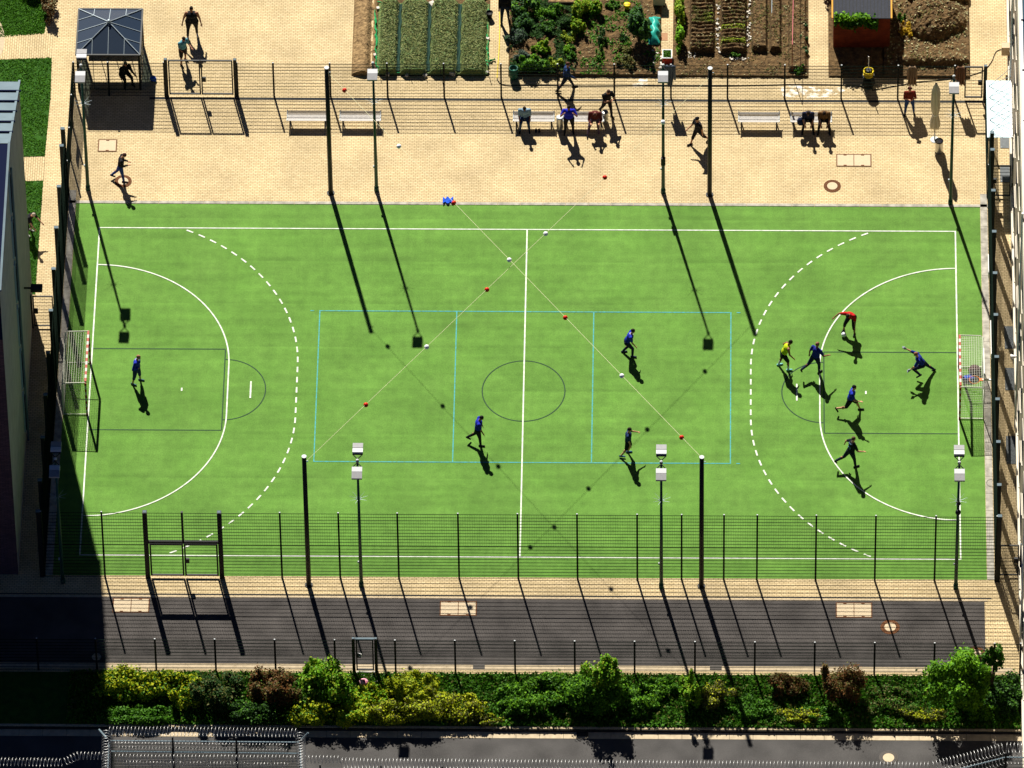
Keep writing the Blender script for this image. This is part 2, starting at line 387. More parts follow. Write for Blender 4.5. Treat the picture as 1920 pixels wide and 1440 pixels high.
# asphalt lane, its pale edging and drain channels
ay0, ay1 = G(960, 1247)[1], G(960, 1124)[1]; ax1 = G(1847, 1180)[0]
struct('service_lane', MB().sheet([(-60, ay0), (ax1, ay0), (ax1, ay1), (-60, ay1)], 0.006), M['asphalt'])
ke = MB(); x = -40.0
while x < 21:
    ke.box((x+0.5, ay0-0.16, 0.0), (0.99, 0.28, 0.02))
    if x < ax1: ke.box((x+0.5, ay1+0.06, 0.0), (0.99, 0.11, 0.02))
    x += 1.0
struct('lane_edging', ke, M['kerb'])
def strip(u0, u1, v, wd, z, m, name):
    a, b = G(u0, v), G(u1, v+(u1-u0)*0.005); s = MB()
    s.add([(a[0], a[1]-wd/2, z), (b[0], b[1]-wd/2, z), (b[0], b[1]+wd/2, z), (a[0], a[1]+wd/2, z)], [(0, 1, 2, 3)])
    return struct(name, s, m)
dy = ay1+0.16
struct('drain_channel', MB().sheet([(-40, dy), (ax1+0.3, dy), (ax1+0.3, dy+0.06), (-40, dy+0.06)], 0.005), M['drain'])
dy2 = 18.0-0.17
dc = MB(); dc.sheet([(-17, dy2-0.07), (20.3, dy2-0.07), (20.3, dy2+0.07), (-17, dy2+0.07)], 0.005)
struct('drain_channel', dc, M['drain'])
# lawns beyond the left fence
def lawn(px, idx):
    poly = [G(*p) for p in px]
    o = struct('lawn', MB().sheet(poly, 0.012), M['lawn'])
    return poly
L1 = [(-40, -40), (10, -40), (85, -20), (88, 30), (83, 64), (-60, 72), (-60, -40)]
L2 = [(-40, 113), (97, 108), (95, 180), (84, 293), (-60, 297)]
L3 = [(-40, 343), (81, 339), (66, 552), (-60, 560)]
lawns = [lawn(L1, 0), lawn(L2, 1), lawn(L3, 2)]
pp = [G(-60, 76), G(-60, 110), G(94, 106), G(96, 64), G(10, 69)]
struct('path', MB().sheet([G(-60, 70), G(99, 62), G(96.5, 109), G(-60, 114)], 0.018), M['pave_path'])
struct('path', MB().sheet([G(-60, 299), G(84.5, 295), G(81.5, 339), G(-60, 343)], 0.018), M['pave_path'])
# pale curved plaza edge, top left
cx, cy = G(-125, 78); arc = [(cx+3.2*math.cos(t), cy+3.2*math.sin(t)) for t in np.linspace(-1.5, 1.5, 40)]
struct('round_plaza', MB().sheet([(cx-3, cy-3.2)]+arc+[(cx-3, cy+3.2)], 0.024), M['kerb'])

def grass_on(poly, n, h, m, name='lawn_grass', z=0.01, lab=None):
    P = np.array(poly); lo = P.min(0); hi = P.max(0); pts = []
    q = rng.random((n*3, 2))*(hi-lo)+lo
    ins = np.zeros(len(q), bool); j = len(P)-1
    for i in range(len(P)):
        xi, yi = P[i]; xj, yj = P[j]
        c = ((yi > q[:, 1]) != (yj > q[:, 1])) & (q[:, 0] < (xj-xi)*(q[:, 1]-yi)/(yj-yi+1e-12)+xi); ins ^= c; j = i
    q = q[ins][:n]
    dens = fbm(q[:, 0], q[:, 1], 1.3); keep = dens > 0.22; q = q[keep]
    P3 = np.column_stack([q, z+rng.random(len(q))*h*0.7])
    nr = np.column_stack([rng.normal(size=len(q))*0.8, -0.2+rng.normal(size=len(q))*0.6, np.full(len(q), 0.8)])
    return tag(quads(name, P3, nr, 0.028+0.03*rng.random(len(q)), m, aspect=2.0), kind='stuff')
for p in lawns:
    q = [(max(a, -24.6), b) for a, b in p]; grass_on(q, 9000, 0.04, LM['grass'])

# ------------------------------------------------------------------ court markings
def band(mb, pts, wd, z, closed=False):
    pts = [Vector((p[0], p[1], 0)) for p in pts]; n = len(pts); L_, R_ = [], []
    for i in range(n):
        a = pts[(i-1) % n] if (closed or i > 0) else pts[i]; b = pts[(i+1) % n] if (closed or i < n-1) else pts[i]
        d = (b-a).normalized(); q = Vector((-d.y, d.x, 0))*wd/2; L_.append(pts[i]+q); R_.append(pts[i]-q)
    vs = [(p.x, p.y, z) for p in L_]+[(p.x, p.y, z) for p in R_]
    m = n if closed else n-1
    mb.add(vs, [(n+i, n+(i+1) % n, (i+1) % n, i) for i in range(m)])
def arcpts(c, r, a0, a1, n=48): return [(c[0]+r*math.cos(t), c[1]+r*math.sin(t)) for t in np.linspace(a0, a1, n)]
wl = MB(); z = 0.020; W5 = 0.052
for s in (-1, 1):
    band(wl, [(-HL-W5/2, s*HW), (HL+W5/2, s*HW)], W5, z)
    band(wl, [(s*HL, -HW+W5/2), (s*HL, HW-W5/2)], 0.062, z)
band(wl, [(0, -HW+W5/2), (0, HW-W5/2)], 0.062, z)
for s in (-1, 1):
    pts = arcpts((s*HL, 1.5), 6, math.pi/2, math.pi/2+s*math.pi/2)
    pts += [(x, y) for x, y in arcpts((s*HL, -1.5), 6, math.pi/2+s*math.pi/2, math.pi/2+s*math.pi)]
    pts[0] = (s*(HL-0.04), 7.5); pts[-1] = (s*(HL-0.04), -7.5)
    band(wl, pts, 0.060, z+0.004)
    # nine metre dashes
    full = arcpts((s*HL, 1.5), 9, math.pi/2, math.pi/2+s*math.pi/2, 200)+arcpts((s*HL, -1.5), 9, math.pi/2+s*math.pi/2, math.pi/2+s*math.pi, 200)
    full = np.array(full); seg = np.r_[0, np.cumsum(np.hypot(*np.diff(full, axis=0).T))]
    mid = seg[-1]/2
    for k in range(-40, 41):
        c = mid+k*0.605; a, b = c-0.165, c+0.165
        if a < 0 or b > seg[-1]: continue
        tt = np.linspace(a, b, 4); pt = [(np.interp(t, seg, full[:, 0]), np.interp(t, seg, full[:, 1])) for t in tt]
        if max(abs(p[1]) for p in pt) > HW-0.08: continue
        band(wl, pt, 0.072, z)
    x7 = s*(HL-7); band(wl, [(x7, -0.5), (x7, 0.5)], 0.07, z)
    x4 = s*(HL-4); band(wl, [(x4, -0.09), (x4, 0.09)], 0.07, z)
struct('pitch_markings', wl, M['white_line'])
gl = MB(); z = 0.014
band(gl, arcpts((0, 0), 1.8, 0, 2*math.pi, 72)[:-1], 0.05, z, True)
for s in (-1, 1):
    yy = 2.42; xe = s*(HL-5.82)
    band(gl, [(s*HL, yy), (xe, yy)], 0.05, z); band(gl, [(s*HL, -yy), (xe, -yy)], 0.05, z); band(gl, [(xe, -yy+0.025), (xe, yy-0.025)], 0.05, z)
    band(gl, arcpts((xe-s*0.03, 0), 1.8, math.pi/2, math.pi/2+s*math.pi, 40), 0.05, z)
struct('ball_court_markings', gl, M['grey_line'])
bl = MB(); z = 0.017; yo = 0.262
for yy in (4.5+yo, -4.5+yo):
    band(bl, [(-9.03, yy), (9.03, yy)], 0.05, z)
    for s in (-1, 1): band(bl, [(s*9.25, yy), (s*9.42, yy)], 0.05, z); 
for xx in (-9, -3, 3, 9): band(bl, [(xx, -4.475+yo), (xx, 4.475+yo)], 0.05, z)
struct('volleyball_markings', bl, M['blue_line'])

# ------------------------------------------------------------------ fences
def panel_mesh(w_, h, split=None, vs=0.05, vs2=0.1):
    m = MB()
    def zone(z0, z1, dv):
        n = int(round((z1-z0)/0.2))
        for i in range(n+1): m.box((w_/2, 0, z0+(z1-z0)*i/n), (w_, 0.022, 0.012))
        k = int(round(w_/dv))
        for i in range(k+1): m.box((w_*i/k, 0, (z0+z1)/2), (0.0055, 0.005, z1-z0-0.01))
    if split: zone(0.05, split-0.012, vs); zone(split+0.012, h, vs2)
    else: zone(0.05, h, vs)
    return m.mesh('wire_panel', M['wire'])
def fence(label, p0, ang, ts, h, split=None, pw=0.075, pd=0.06, skip=(), capm=True, over=0.03, group=None):
    root = empty('wire_fence', (p0[0], p0[1], 0), label, 'fence', group, rz=ang)
    pm = MB(); pm.box((0, 0, (h+over)/2), (pw, pd, h+over))
    pmesh = pm.mesh('fence_post', M['black_steel'])
    cm = MB(); cm.box((0, 0, h+over+0.006), (pw*0.8, pd*0.8, 0.012)); cmesh = cm.mesh('post_cap', M['cap'])
    cache = {}
    for i, t in enumerate(ts):
        if ('p', i) not in skip:
            o = link('post', pmesh, root); o.location = (t, 0, 0)
            if capm: c = link('post_cap', cmesh, o)
        if i+1 < len(ts) and i not in skip:
            w_ = round(ts[i+1]-t, 2)
            if w_ not in cache: cache[w_] = panel_mesh(w_, h, split)
            o = link('wire_panel', cache[w_], root); o.location = (t, -0.045 if pd <= 0.07 else -pd/2-0.02, 0)
    return root
FX = 20.33
# far fence
xs = [-FX, -18.8, -16.3]+[-13.05]+[G(u, 181)[0] for u in (514, 620, 727, 833, 940, 1046, 1152, 1258, 1364, 1471, 1577, 1683, 1789)]
fence('long dark wire mesh fence behind the benches, in front of the vegetable beds', (0, 18.0), 0, xs, 2.08, skip=(2,))
# near fence
xs = [-FX, -17.74, -15.9]+[-12.72]+[G(u, 1085)[0] for u in (529, 638, 748, 861, 972, 1083, 1195, 1278, 1357, 1419, 1529, 1640, 1752)]+[FX]
nf = fence('tall dark wire mesh fence along the near side of the green pitch', (0, -11.0), 0, xs, 4.08, split=2.08, skip=(2,))
# lane fence
xs = [G(u, 1260)[0] for u in (-30, 72, 182, 293, 405, 517, 629)]+[G(664, 1260)[0]]
xs2 = [G(u, 1260)[0] for u in (706, 742, 854, 966, 1078, 1190, 1303, 1415, 1527, 1639, 1751, 1863, 1912)]
fence('low wire mesh fence behind the red-brown bush, left of the pedestrian gate', (0, -16.36), 0, xs, 1.98)
fence('low wire mesh fence behind the shrubs, right of the pedestrian gate', (0, -16.36), 0, xs2, 1.98)
# side fences (local x runs along world y)
ys = [0, 1.05]+[1.05+2.5*i for i in range(1, 9)]+[22.85]
def side_fence(s, lab):
    root = empty('wire_fence', (s*FX, 11.85, 0), lab, 'fence', 'tall side fences of the pitch', rz=R(-90))
    pm = MB(); pm.box((0, -s*0.0, 2.06), (0.13, 0.17, 4.12)); pmesh = pm.mesh('fence_post', M['black_steel'])
    cm = MB(); cm.box((0, 0, 4.13), (0.15, 0.19, 0.02)); cmesh = cm.mesh('post_cap', M['zinc'])
    cache = {}
    for i, t in enumerate(ys):
        o = link('post', pmesh, root); o.location = (t, -s*-0.09 if s < 0 else 0.09, 0); o.location = (t, (0.11 if s > 0 else -0.11), 0)
        c = link('post_cap', cmesh, o)
        if i+1 < len(ys):
            w_ = round(ys[i+1]-t, 2)
            if w_ not in cache: cache[w_] = panel_mesh(w_, 4.08, 2.08)
            p = link('wire_panel', cache[w_], root); p.location = (t, 0, 0)
    return root
side_fence(-1, 'tall wire mesh fence with thick posts behind the left goal, beside the grey building')
side_fence(1, 'tall wire mesh fence with thick posts behind the right goal, beside the cream building')
fence('low wire mesh side fence beside the smoked-glass pavilion, upper left', (-FX, 18.0), R(-90), [0, 2.05, 4.1, 6.15], 2.08)
fence('low wire mesh side fence beside the glass canopy, upper right', (FX, 18.0), R(-90), [0, 2.05, 4.1, 6.15], 2.08)

def gate(label, loc, w_, h, leaves=1, rz=0, tall=None, bars=0.2, vbars=0.05, post=0.14, lockside=1, frame=0.05, pale=False, posts=(1, 1)):
    g = empty('gate', loc, label, 'gate', rz=rz)
    top = tall or h+0.06
    for k, s in enumerate((0, 1)):
        if not posts[k]: continue
        m = MB(); m.box((s*w_, 0, top/2), (post, post, top)); p = m.build('gate_post', M['black_steel'], g)
        c = MB(); c.box((s*w_, 0, top+0.008), (post*0.7, post*0.7, 0.016)); c.build('post_cap', M['zinc'], p)
    if tall:
        m = MB(); m.box((w_/2, 0, h+0.12), (w_-post, 0.11, 0.12)); m.build('cross_beam', M['black_steel'], g)
        m = MB(); m.box((w_/2, 0, (tall+h+0.18)/2), (0.09, 0.09, tall-h-0.18)); m.build('upper_post', M['black_steel'], g)
        for s in (0, 1):
            pm = panel_mesh(round((w_-post)/2-0.05, 2), tall-h-0.25, None, 0.1)
            o = link('upper_panel', pm, g); o.location = (post/2+s*(w_/2-0.02), 0, h+0.16)
    lw = (w_-post-0.04)/leaves
    for i in range(leaves):
        x0 = post/2+0.02+i*lw; m = MB(); f = frame
        z0 = 0.10
        m.box((x0+lw/2, 0, z0+f/2), (lw-0.03, f, f)); m.box((x0+lw/2, 0, h-f/2), (lw-0.03, f, f))
        m.box((x0+f/2+0.015, 0, (z0+h)/2), (f, f, h-z0-2*f)); m.box((x0+lw-f/2-0.015, 0, (z0+h)/2), (f, f, h-z0-2*f))
        lf = m.build('gate_leaf', M['zinc'] if pale else M['black_steel'], g)
        b = MB(); n = int((h-z0)/bars)
        for k in range(1, n): b.box((x0+lw/2, 0, z0+(h-z0)*k/n), (lw-2*f-0.03, 0.018, 0.012))
        n = int((lw-2*f)/vbars)
        for k in range(1, n): b.box((x0+0.015+f+(lw-2*f-0.03)*k/n, 0, (z0+h)/2), (0.006, 0.005, h-z0-2*f))
        b.build('gate_infill', M['wire'], lf)
    lx = w_/2+0.12 if leaves == 2 else (w_-post/2-0.14 if lockside > 0 else post/2+0.14)
    m = MB(); m.box((lx, 0, 1.05), (0.20, 0.09, 0.26)); m.build('lock_box', M['black_steel'], g)
    return g
gate('double wire gate in the far fence in front of the two standing exercisers', (-16.22, 18.0, 0), 3.09, 2.25, 2, frame=0.06, post=0.15)
gate('tall double gate with an overhead beam in the near fence', (-15.9, -11.0, 0), 3.17, 2.1, 2, tall=4.12, post=0.19, frame=0.07)
fx_, fy_ = G(1803, 180)
gate('open barred gate leaf beside the glass canopy, near the folded parasol', (fx_, 18.0, 0), FX-fx_-0.05, 2.05, 1, post=0.15, vbars=0.45, frame=0.06, posts=(0, 1))
px0 = G(664, 1260)[0]; px1 = G(706, 1260)[0]
pg = gate('single pedestrian gate with a pale top bar by the pink ball', (px0, -16.36, 0), px1-px0, 2.05, 1, post=0.13, frame=0.06, lockside=-1)
m = MB(); m.box(((px1-px0)/2, 0, 2.08), (px1-px0-0.14, 0.1, 0.06)); m.build('top_bar', M['zinc'], pg)
m = MB(); m.tube([(0.22, -0.05, 1.2), (0.34, -0.09, 1.2), (0.34, -0.09, 1.05), (0.22, -0.05, 1.05)], 0.018); m.build('handle', M['white'], pg)
gate('single wire gate between the grey building and the left side fence', (-21.55, G(80, 614)[1], 0), 1.05, 2.0, 1, post=0.10, frame=0.05, lockside=-1, posts=(1, 0))
gate('wire gate beside the cream building, just below the glass canopy', (20.42, G(1870, 370)[1], 0), 0.98, 2.0, 1, post=0.09, frame=0.05, lockside=-1, posts=(0, 1))
gate('wire gate beside the cream building, near the lower right corner', (20.42, G(1880, 1081)[1], 0), 0.98, 2.0, 1, post=0.09, frame=0.05, lockside=1, posts=(0, 1))
# blank boards on side fences
def board(label, x, y, z, ln, h, m=None):
    o = MB(); o.box((0, 0, 0), (0.03, ln, h)); ob = o.build('board', m or M['white']); ob.location = (x, y, z)
    return tag(ob, label, 'board')
board('narrow white board fixed to the low fence beside the pavilion shadow', -FX-0.06, G(133, 250)[1], 1.35, 1.0, 0.5)
board('long white board on the right side fence above the goal, seen edge-on', FX-0.10, G(1846, 735)[1], 3.3, 2.0, 0.35)
board('short white board on the right side fence beyond the goal, seen edge-on', FX-0.10, G(1842, 540)[1]-0.6, 2.0, 1.1, 0.4)

# ------------------------------------------------------------------ tall black poles with ball strings
PA, PB, PC, PD = (-8.73, 11.973, 7.87), (8.038, 11.977, 7.93), (-9.0, -11.43, 8.10), (7.78, -11.377, 8.12)
def bigpole(p, lab):
    e = empty('pole', (p[0], p[1], 0), lab, 'pole', 'tall black poles at the corners of the ball strings')
    m = MB(); m.cyl((0, 0, 0), (0, 0, p[2]-0.02), 0.105, 0.095, 18); m.build('shaft', M['black_steel'], e, True).data.materials[0]
    m = MB(); m.cyl((0, 0, p[2]-0.02), (0, 0, p[2]), 0.107, 0.107, 18); m.build('top_cap', M['cap'], e)
    m = MB(); m.cyl((0, 0, 0), (0, 0, 0.03), 0.17, 0.17, 18); m.build('foot_plate', M['black_steel'], e)
    m = MB(); m.tube([(0.1, 0, p[2]-0.3), (0.17, 0, p[2]-0.3)], 0.02); m.build('hook', M['galv'], e)
bigpole(PA, 'thick black pole beside the leftmost pair of benches')
bigpole(PB, 'thick black pole right of the walking man in cap and black shorts')
bigpole(PC, 'thick black pole at the near side, left of the double-headed lamp')
bigpole(PD, 'thick black pole at the near side, right of the double-headed lamp')
def string(a, b, balls, lab, zoff):
    A = Vector((a[0], a[1], a[2]-zoff[0])); B = Vector((b[0], b[1], b[2]-zoff[1]))
    sag = lambda t: A.lerp(B, t)-Vector((0, 0, 0.0*4*t*(1-t)))
    m = MB(); m.tube([sag(t) for t in np.linspace(0, 1, 12)], 0.008, 5)
    tag(m.build('cord', M['rope']), lab, 'cord', 'cords strung between the black poles')
    return A, B
def tproj(P):
    q = np.array(P)-CP; return 960+FPX*(q@_R2)/(q@_F), 720-FPX*(q@_U2)/(q@_F)
def ballmesh(nm, m):
    b = MB(); b.ell((0, 0, 0), (0.105,)*3, 20, 14); return b.mesh(nm, m, True)
bm = {'r': ballmesh('red_ball', M['ball_red']), 'w': ballmesh('white_ball', M['ball_white'])}
def balls(A, B, lst):
    for u, col, lab in lst:
        lo, hi = 0.0, 1.0; ua = tproj(A)[0]; ub = tproj(B)[0]
        for _ in range(40):
            mi = (lo+hi)/2
            if (tproj(A.lerp(B, mi))[0] < u) == (ua < ub): lo = mi
            else: hi = mi
        o = link('marker_ball', bm[col]); o.location = A.lerp(B, lo)-Vector((0, 0, 0.03))
        tag(o, lab, 'ball', 'balls strung on the crossing cords')
A, B = string(PC, PB, None, 'pale cord rising from the near left pole to the far right pole', (0.42, 0.55))
balls(A, B, [(686, 'r', 'red ball on the cord nearest the near left black pole'), (800, 'w', 'white ball above the blue rectangle, between two red balls on the rising cord'),
             (913, 'r', 'red ball left of the halfway line, just below where the cords cross'), (1023, 'w', 'white ball just right of the halfway line by the far touchline'),
             (1134, 'r', 'red ball hanging over the pale paving below the benches, right of centre'), (1243, 'w', 'white ball in front of the green lamp pole by the walking man in shorts')])
A, B = string(PA, PD, None, 'pale cord running from the far left pole down to the near right pole', (0.25, 0.05))
balls(A, B, [(646, 'r', 'red ball closest to the far left pole, in front of the wire fence'), (748, 'w', 'white ball over the pale paving below the leftmost benches'),
             (851, 'r', 'red ball beside the blue cloth at the edge of the pitch'), (955, 'w', 'white ball left of the halfway line, just above the crossing of the cords'),
             (1060, 'r', 'red ball right of the halfway line above the centre circle'), (1166, 'w', 'white ball beside the blue line, left of the jogging player in blue'),
             (1278, 'r', 'red ball closest to the near right pole')])

# ------------------------------------------------------------------ light poles
def lamp_head(parent, sgn):
    """sgn=+1 reaches away from the camera, -1 towards it"""
    e = MB()
    y0 = 0.20 if sgn > 0 else 0.22
    # V bracket
    for s in (-1, 1): e.tube([(0, sgn*0.10, 0), (s*0.20, sgn*(y0+0.16), 0.0)], 0.022, 6)
    e.box((0, sgn*(y0+0.17), 0), (0.44, 0.03, 0.05))
    br = e.build('bracket', M['black_steel'], parent)
    h = MB(); h.box((0, sgn*(y0+0.33), 0.02), (0.44, 0.25, 0.13), rx=sgn*R(-6)); hd = h.build('driver_box', M['lamp_white'], parent)
    h = MB(); h.box((0, sgn*(y0+0.64), 0.0), (0.44, 0.33, 0.10), rx=sgn*R(-10)); l = h.build('lamp_housing', M['lamp_grey'], parent)
    g = MB(); g.box((0, sgn*(y0+0.63), -0.065), (0.38, 0.27, 0.02), rx=sgn*R(-10)); g.build('lens', M['glass'], l)
    h = MB(); h.box((0, sgn*(y0+0.467), 0.0), (0.40, 0.02, 0.06)); h.build('joint_bar', M['black_steel'], parent)
def lightpole(u, v, h, double, lab, extra=None):
    x, y = G(u, v); e = empty('light_pole', (x, y, 0), lab, 'lamp post', 'green floodlight poles around the pitch')
    m = MB(); m.cyl((0, 0, 0), (0, 0, h), 0.085, 0.045, 14); m.build('shaft', M['green_steel'], e, True)
    m = MB(); m.cyl((0, 0, 0), (0, 0, 0.25), 0.11, 0.10, 14); m.build('base_sleeve', M['green_steel'], e, True)
    m = MB(); m.ell((0, 0, h+0.03), (0.07, 0.07, 0.06), 12, 8); m.build('top_joint', M['cap'], e, True)
    m = MB(); m.cyl((0, 0, h-0.05), (0, 0, h+0.01), 0.07, 0.07, 12)
    m.build('collar', M['black_steel'], e)
    hd = MB(); hd.cyl((0, -0.15, 0), (0, 0.15 if double else 0.05, 0), 0.025, n=8)
    arm = hd.build('head_arm', M['black_steel'], e); arm.location = (0, 0, h-0.02)
    hh = bpy.data.objects.new('floodlight', None); C.objects.link(hh); hh.parent = e; hh.location = (0, 0, h); hh['category'] = None if False else 'x'
    del hh['category']
    lamp_head(hh, -1)
    if double:
        h2 = bpy.data.objects.new('floodlight', None); C.objects.link(h2); h2.parent = e; h2.location = (0, 0, h); lamp_head(h2, 1)
    s = MB(); zz = h*0.70
    for k in range(9):
        t = 2*math.pi*k/9+0.2; s.tube([(0.07*math.cos(t), 0.07*math.sin(t), zz), (0.40*math.cos(t), 0.40*math.sin(t), zz+0.10)], [0.009, 0.003], 4)
    for q in (-1, 1): s.ell((q*0.09, 0, zz), (0.03, 0.03, 0.03), 6, 4)
    s.build('climb_guard', M['galv'], e)
    m = MB(); m.box((-0.10, 0, 1.5), (0.05, 0.06, 0.10)); m.build('junction_box', M['cap'], e)
    if extra == 'box': m = MB(); m.box((0, -0.12, 2.1), (0.20, 0.14, 0.42)); m.build('control_box', M['black_steel'], e)
    if extra == 'cams':
        for zz2, r in ((5.5, 0.10), (4.95, 0.12)):
            m = MB(); m.ell((0, -0.17, zz2), (r, r, r*1.15), 14, 10); m.box((0, -0.06, zz2+0.02), (0.06, 0.16, 0.06)); m.build('dome_camera', M['black_steel'], e, True)
    return e
lightpole(165, 355, 7.75, True, 'green lamp post with two opposed lamp heads in front of the smoked-glass pavilion')
lightpole(706, 357, 7.95, False, 'green lamp post in front of the second bench from the left')
lightpole(1243.5, 361, 7.95, False, 'green lamp post with a single head left of the walking man in black shorts', 'box')
lightpole(1782, 382, 7.95, False, 'green lamp post with a single head beside the folded beige parasol')
lightpole(118, 1092, 7.75, True, 'lamp post with two opposed heads standing in the shadow of the grey building')
lightpole(677.5, 1098, 7.85, True, 'green lamp post just right of the near left black pole')
lightpole(1240, 1101, 7.85, True, 'green lamp post just left of the near right black pole')
lightpole(1792, 1102, 7.85, True, 'green lamp post with dome cameras at the near right pitch corner', 'cams')

# ------------------------------------------------------------------ goals and hoops
M['stripe_white'] = mat('worn_white_stripe', (0.52, 0.50, 0.46), 0.7)
def goal(s, lab):
    e = empty('goal', (s*(HL+0.05), 0, 0), lab, 'goal', 'handball goals')
    h = 2.04; w2 = 1.54; d = 1.03
    def striped(name, a, b, k, th=0.085):
        m = MB(); a, b = Vector(a), Vector(b); n = k
        for i in range(n):
            p, q = a.lerp(b, i/n), a.lerp(b, (i+1)/n); c = (p+q)/2; dd = q-p
            m.mi = i % 2; m.box(c, (max(abs(dd.x), th), max(abs(dd.y), th), max(abs(dd.z), th)))
        m.build(name, [M['red'], M['stripe_white']], e)
    striped('goal_post', (0, w2, 0), (0, w2, h), 11); striped('goal_post', (0, -w2, 0), (0, -w2, h), 11)
    striped('crossbar', (0, -w2+0.05, h+0.002), (0, w2-0.05, h+0.002), 15, 0.09)
    for y in (-w2, w2):
        m = MB(); m.tube([(0, y, h), (s*(d-0.12), y, h-0.03), (s*d, y, h-0.14), (s*d, y, 0.05), (0, y, 0.05)], 0.022, 6); m.build('side_frame', M['netw'], e)
    m = MB(); m.tube([(s*d, -w2, 0.05), (s*d, w2, 0.05)], 0.025, 6); m.build('ground_bar', M['netw'], e)
    m = MB(); m.tube([(s*(d-0.02), -w2, h-0.09), (s*(d-0.02), w2, h-0.09)], 0.02, 6); m.build('back_bar', M['netw'], e)
    n = MB(); r = 0.0045
    for i in range(31):
        y = -w2+2*w2*i/30; n.tube([(0, y, h), (s*(d-0.06), y, h-0.06), (s*d, y, h-0.2), (s*d*0.98, y, 0.05)], r, 3)
    for k in range(1, 10): n.tube([(s*d*k/10, -w2, h-0.03-0.02*math.sin(k)), (s*d*k/10, w2, h-0.03)], r, 3)
    for k in range(1, 19): n.tube([(s*d*0.99, -w2, h*k/19), (s*d*0.99, w2, h*k/19)], r, 3)
    for y in (-w2, w2):
        for k in range(1, 10): n.tube([(s*d*k/10, y, 0.02), (s*d*k/10, y, h-0.02)], r, 3)
        for k in range(1, 19): n.tube([(0, y, h*k/19), (s*d, y, h*k/19)], r, 3)
    n.build('goal_net', M['netw'], e)
    return e
goal(-1, 'red and white striped goal on the left, partly in the fence shadow')
goal(1, 'red and white striped goal on the right, with bags lying inside it')
hx, hy = G(1827, 712, 3.05)
hp = empty('basketball_hoop', (hx, hy, 3.05), 'orange basketball ring on a bracket above the right goal', 'basketball hoop')
m = MB(); m.tube([(0.225*math.cos(t), 0.225*math.sin(t), 0) for t in np.linspace(0, 2*math.pi, 30)], 0.012, 6); m.build('ring', M['orange'], hp, True)
m = MB(); m.box((0.30, 0, 0), (0.16, 0.13, 0.05)); m.build('bracket', M['orange'], hp)
m = MB(); m.box((0.53, 0, 0.0), (0.36, 0.07, 0.07)); m.build('support_arm', M['white'], hp)
m = MB(); m.box((0.40, 0.3, 0.40), (0.03, 1.5, 0.95)); m.build('backboard', M['white'], hp)

# ------------------------------------------------------------------ benches
def bench(x, y, lab):
    e = empty('bench', (x, y, 0), lab, 'bench', 'pale slatted benches'); return e
def make_bench_parts(e):
    Lb = 1.84
    s = MB()
    for k in range(9):
        yy = -0.20+k*0.041; s.box((0, yy, 0.45-0.010*math.sin(math.pi*k/8)), (Lb-0.10, 0.031, 0.02))
    s.build('seat', M['bench_slat'], e)
    s = MB()
    for k in range(5):
        s.box((0, 0.17+0.036*k, 0.458+k*0.021), (Lb-0.10, 0.029, 0.02), rx=R(30))
    s.build('backrest', M['bench_slat'], e)
    for q in (-1, 1):
        s = MB(); s.tube([(q*(Lb/2-0.02), -0.23, 0.47), (q*(Lb/2-0.02), -0.05, 0.435), (q*(Lb/2-0.02), 0.17, 0.46), (q*(Lb/2-0.02), 0.35, 0.57)], 0.028, 6)
        s.build('side_rail', M['cap'], e)
        s = MB(); xq = q*(Lb/2-0.14)
        s.tube([(xq, -0.17, 0.43), (xq, -0.19, 0.02)], 0.028, 6); s.tube([(xq, 0.17, 0.43), (xq, 0.21, 0.02)], 0.028, 6)
        s.box((xq, 0.01, 0.41), (0.05, 0.42, 0.04)); s.box((xq, 0.01, 0.02), (0.06, 0.52, 0.03)); s.build('leg', M['bench_dark'], e)
BU = [(577, 'bench beside the thick black pole, leftmost of all benches'), (676, 'empty bench partly hidden by a green lamp post, second from the left'), (1001, 'bench where the man in the pale blue shirt sits alone'),
      (1094, 'bench where the man in the dark red jacket sits'), (1423, 'empty bench left of the two seated friends'), (1521, 'bench where two people sit side by side')]
BP = {}
b0 = None
for u, lab in BU:
    x, y = G(u, 233.5+(u-577)*0.003)
    if b0 is None:
        b0 = bench(x, y, lab); make_bench_parts(b0)
    else: dup(b0, (x, y, 0), label=lab)
    BP[u] = (x, y)

# ------------------------------------------------------------------ covers
def rect_cover(u0, u1, v0, v1, n, lab, z=0.008):
    x0, y1 = G(u0, v0); x1, y0 = G(u1, v1); cx_, cy_ = (x0+x1)/2, (y0+y1)/2; W_, H_ = x1-x0, y1-y0
    e = empty('manhole_cover', (cx_, cy_, 0), lab, 'manhole cover', 'rectangular pale covers with rusty frames')
    f = MB(); t = 0.045
    f.box((0, H_/2-t/2, z), (W_, t, 0.02)); f.box((0, -H_/2+t/2, z), (W_, t, 0.02))
    for k in range(n+1): f.box((-W_/2+t/2+(W_-t)*k/n, 0, z), (t if k in (0, n) else 0.03, H_-2*t, 0.02))
    for k in range(n):
        xc = -W_/2+W_*(k+0.5)/n
        for s in (-1, 1): f.box((xc, s*(H_/2-t-0.025), z+0.002), (0.14, 0.05, 0.02))
    f.build('frame', M['iron'], e)
    for k in range(n):
        xc = -W_/2+t/2+(W_-t)*(k+0.5)/n; m = MB(); m.box((xc, 0, z-0.001), ((W_-t)/n-0.03, H_-2*t, 0.016)); m.build('slab', M['concrete'], e)
rect_cover(184.5, 218.5, 261.5, 284.5, 1, 'single square pale cover in the paving in front of the pavilion')
rect_cover(1568, 1634, 289, 312.5, 2, 'double pale cover in the paving right of the seated friends')
rect_cover(212, 279.5, 1121.5, 1149, 2, 'double pale cover in the dark lane below the tall double gate')
rect_cover(825, 893.5, 1127, 1155, 2, 'double pale cover in the dark lane left of the middle of the picture')
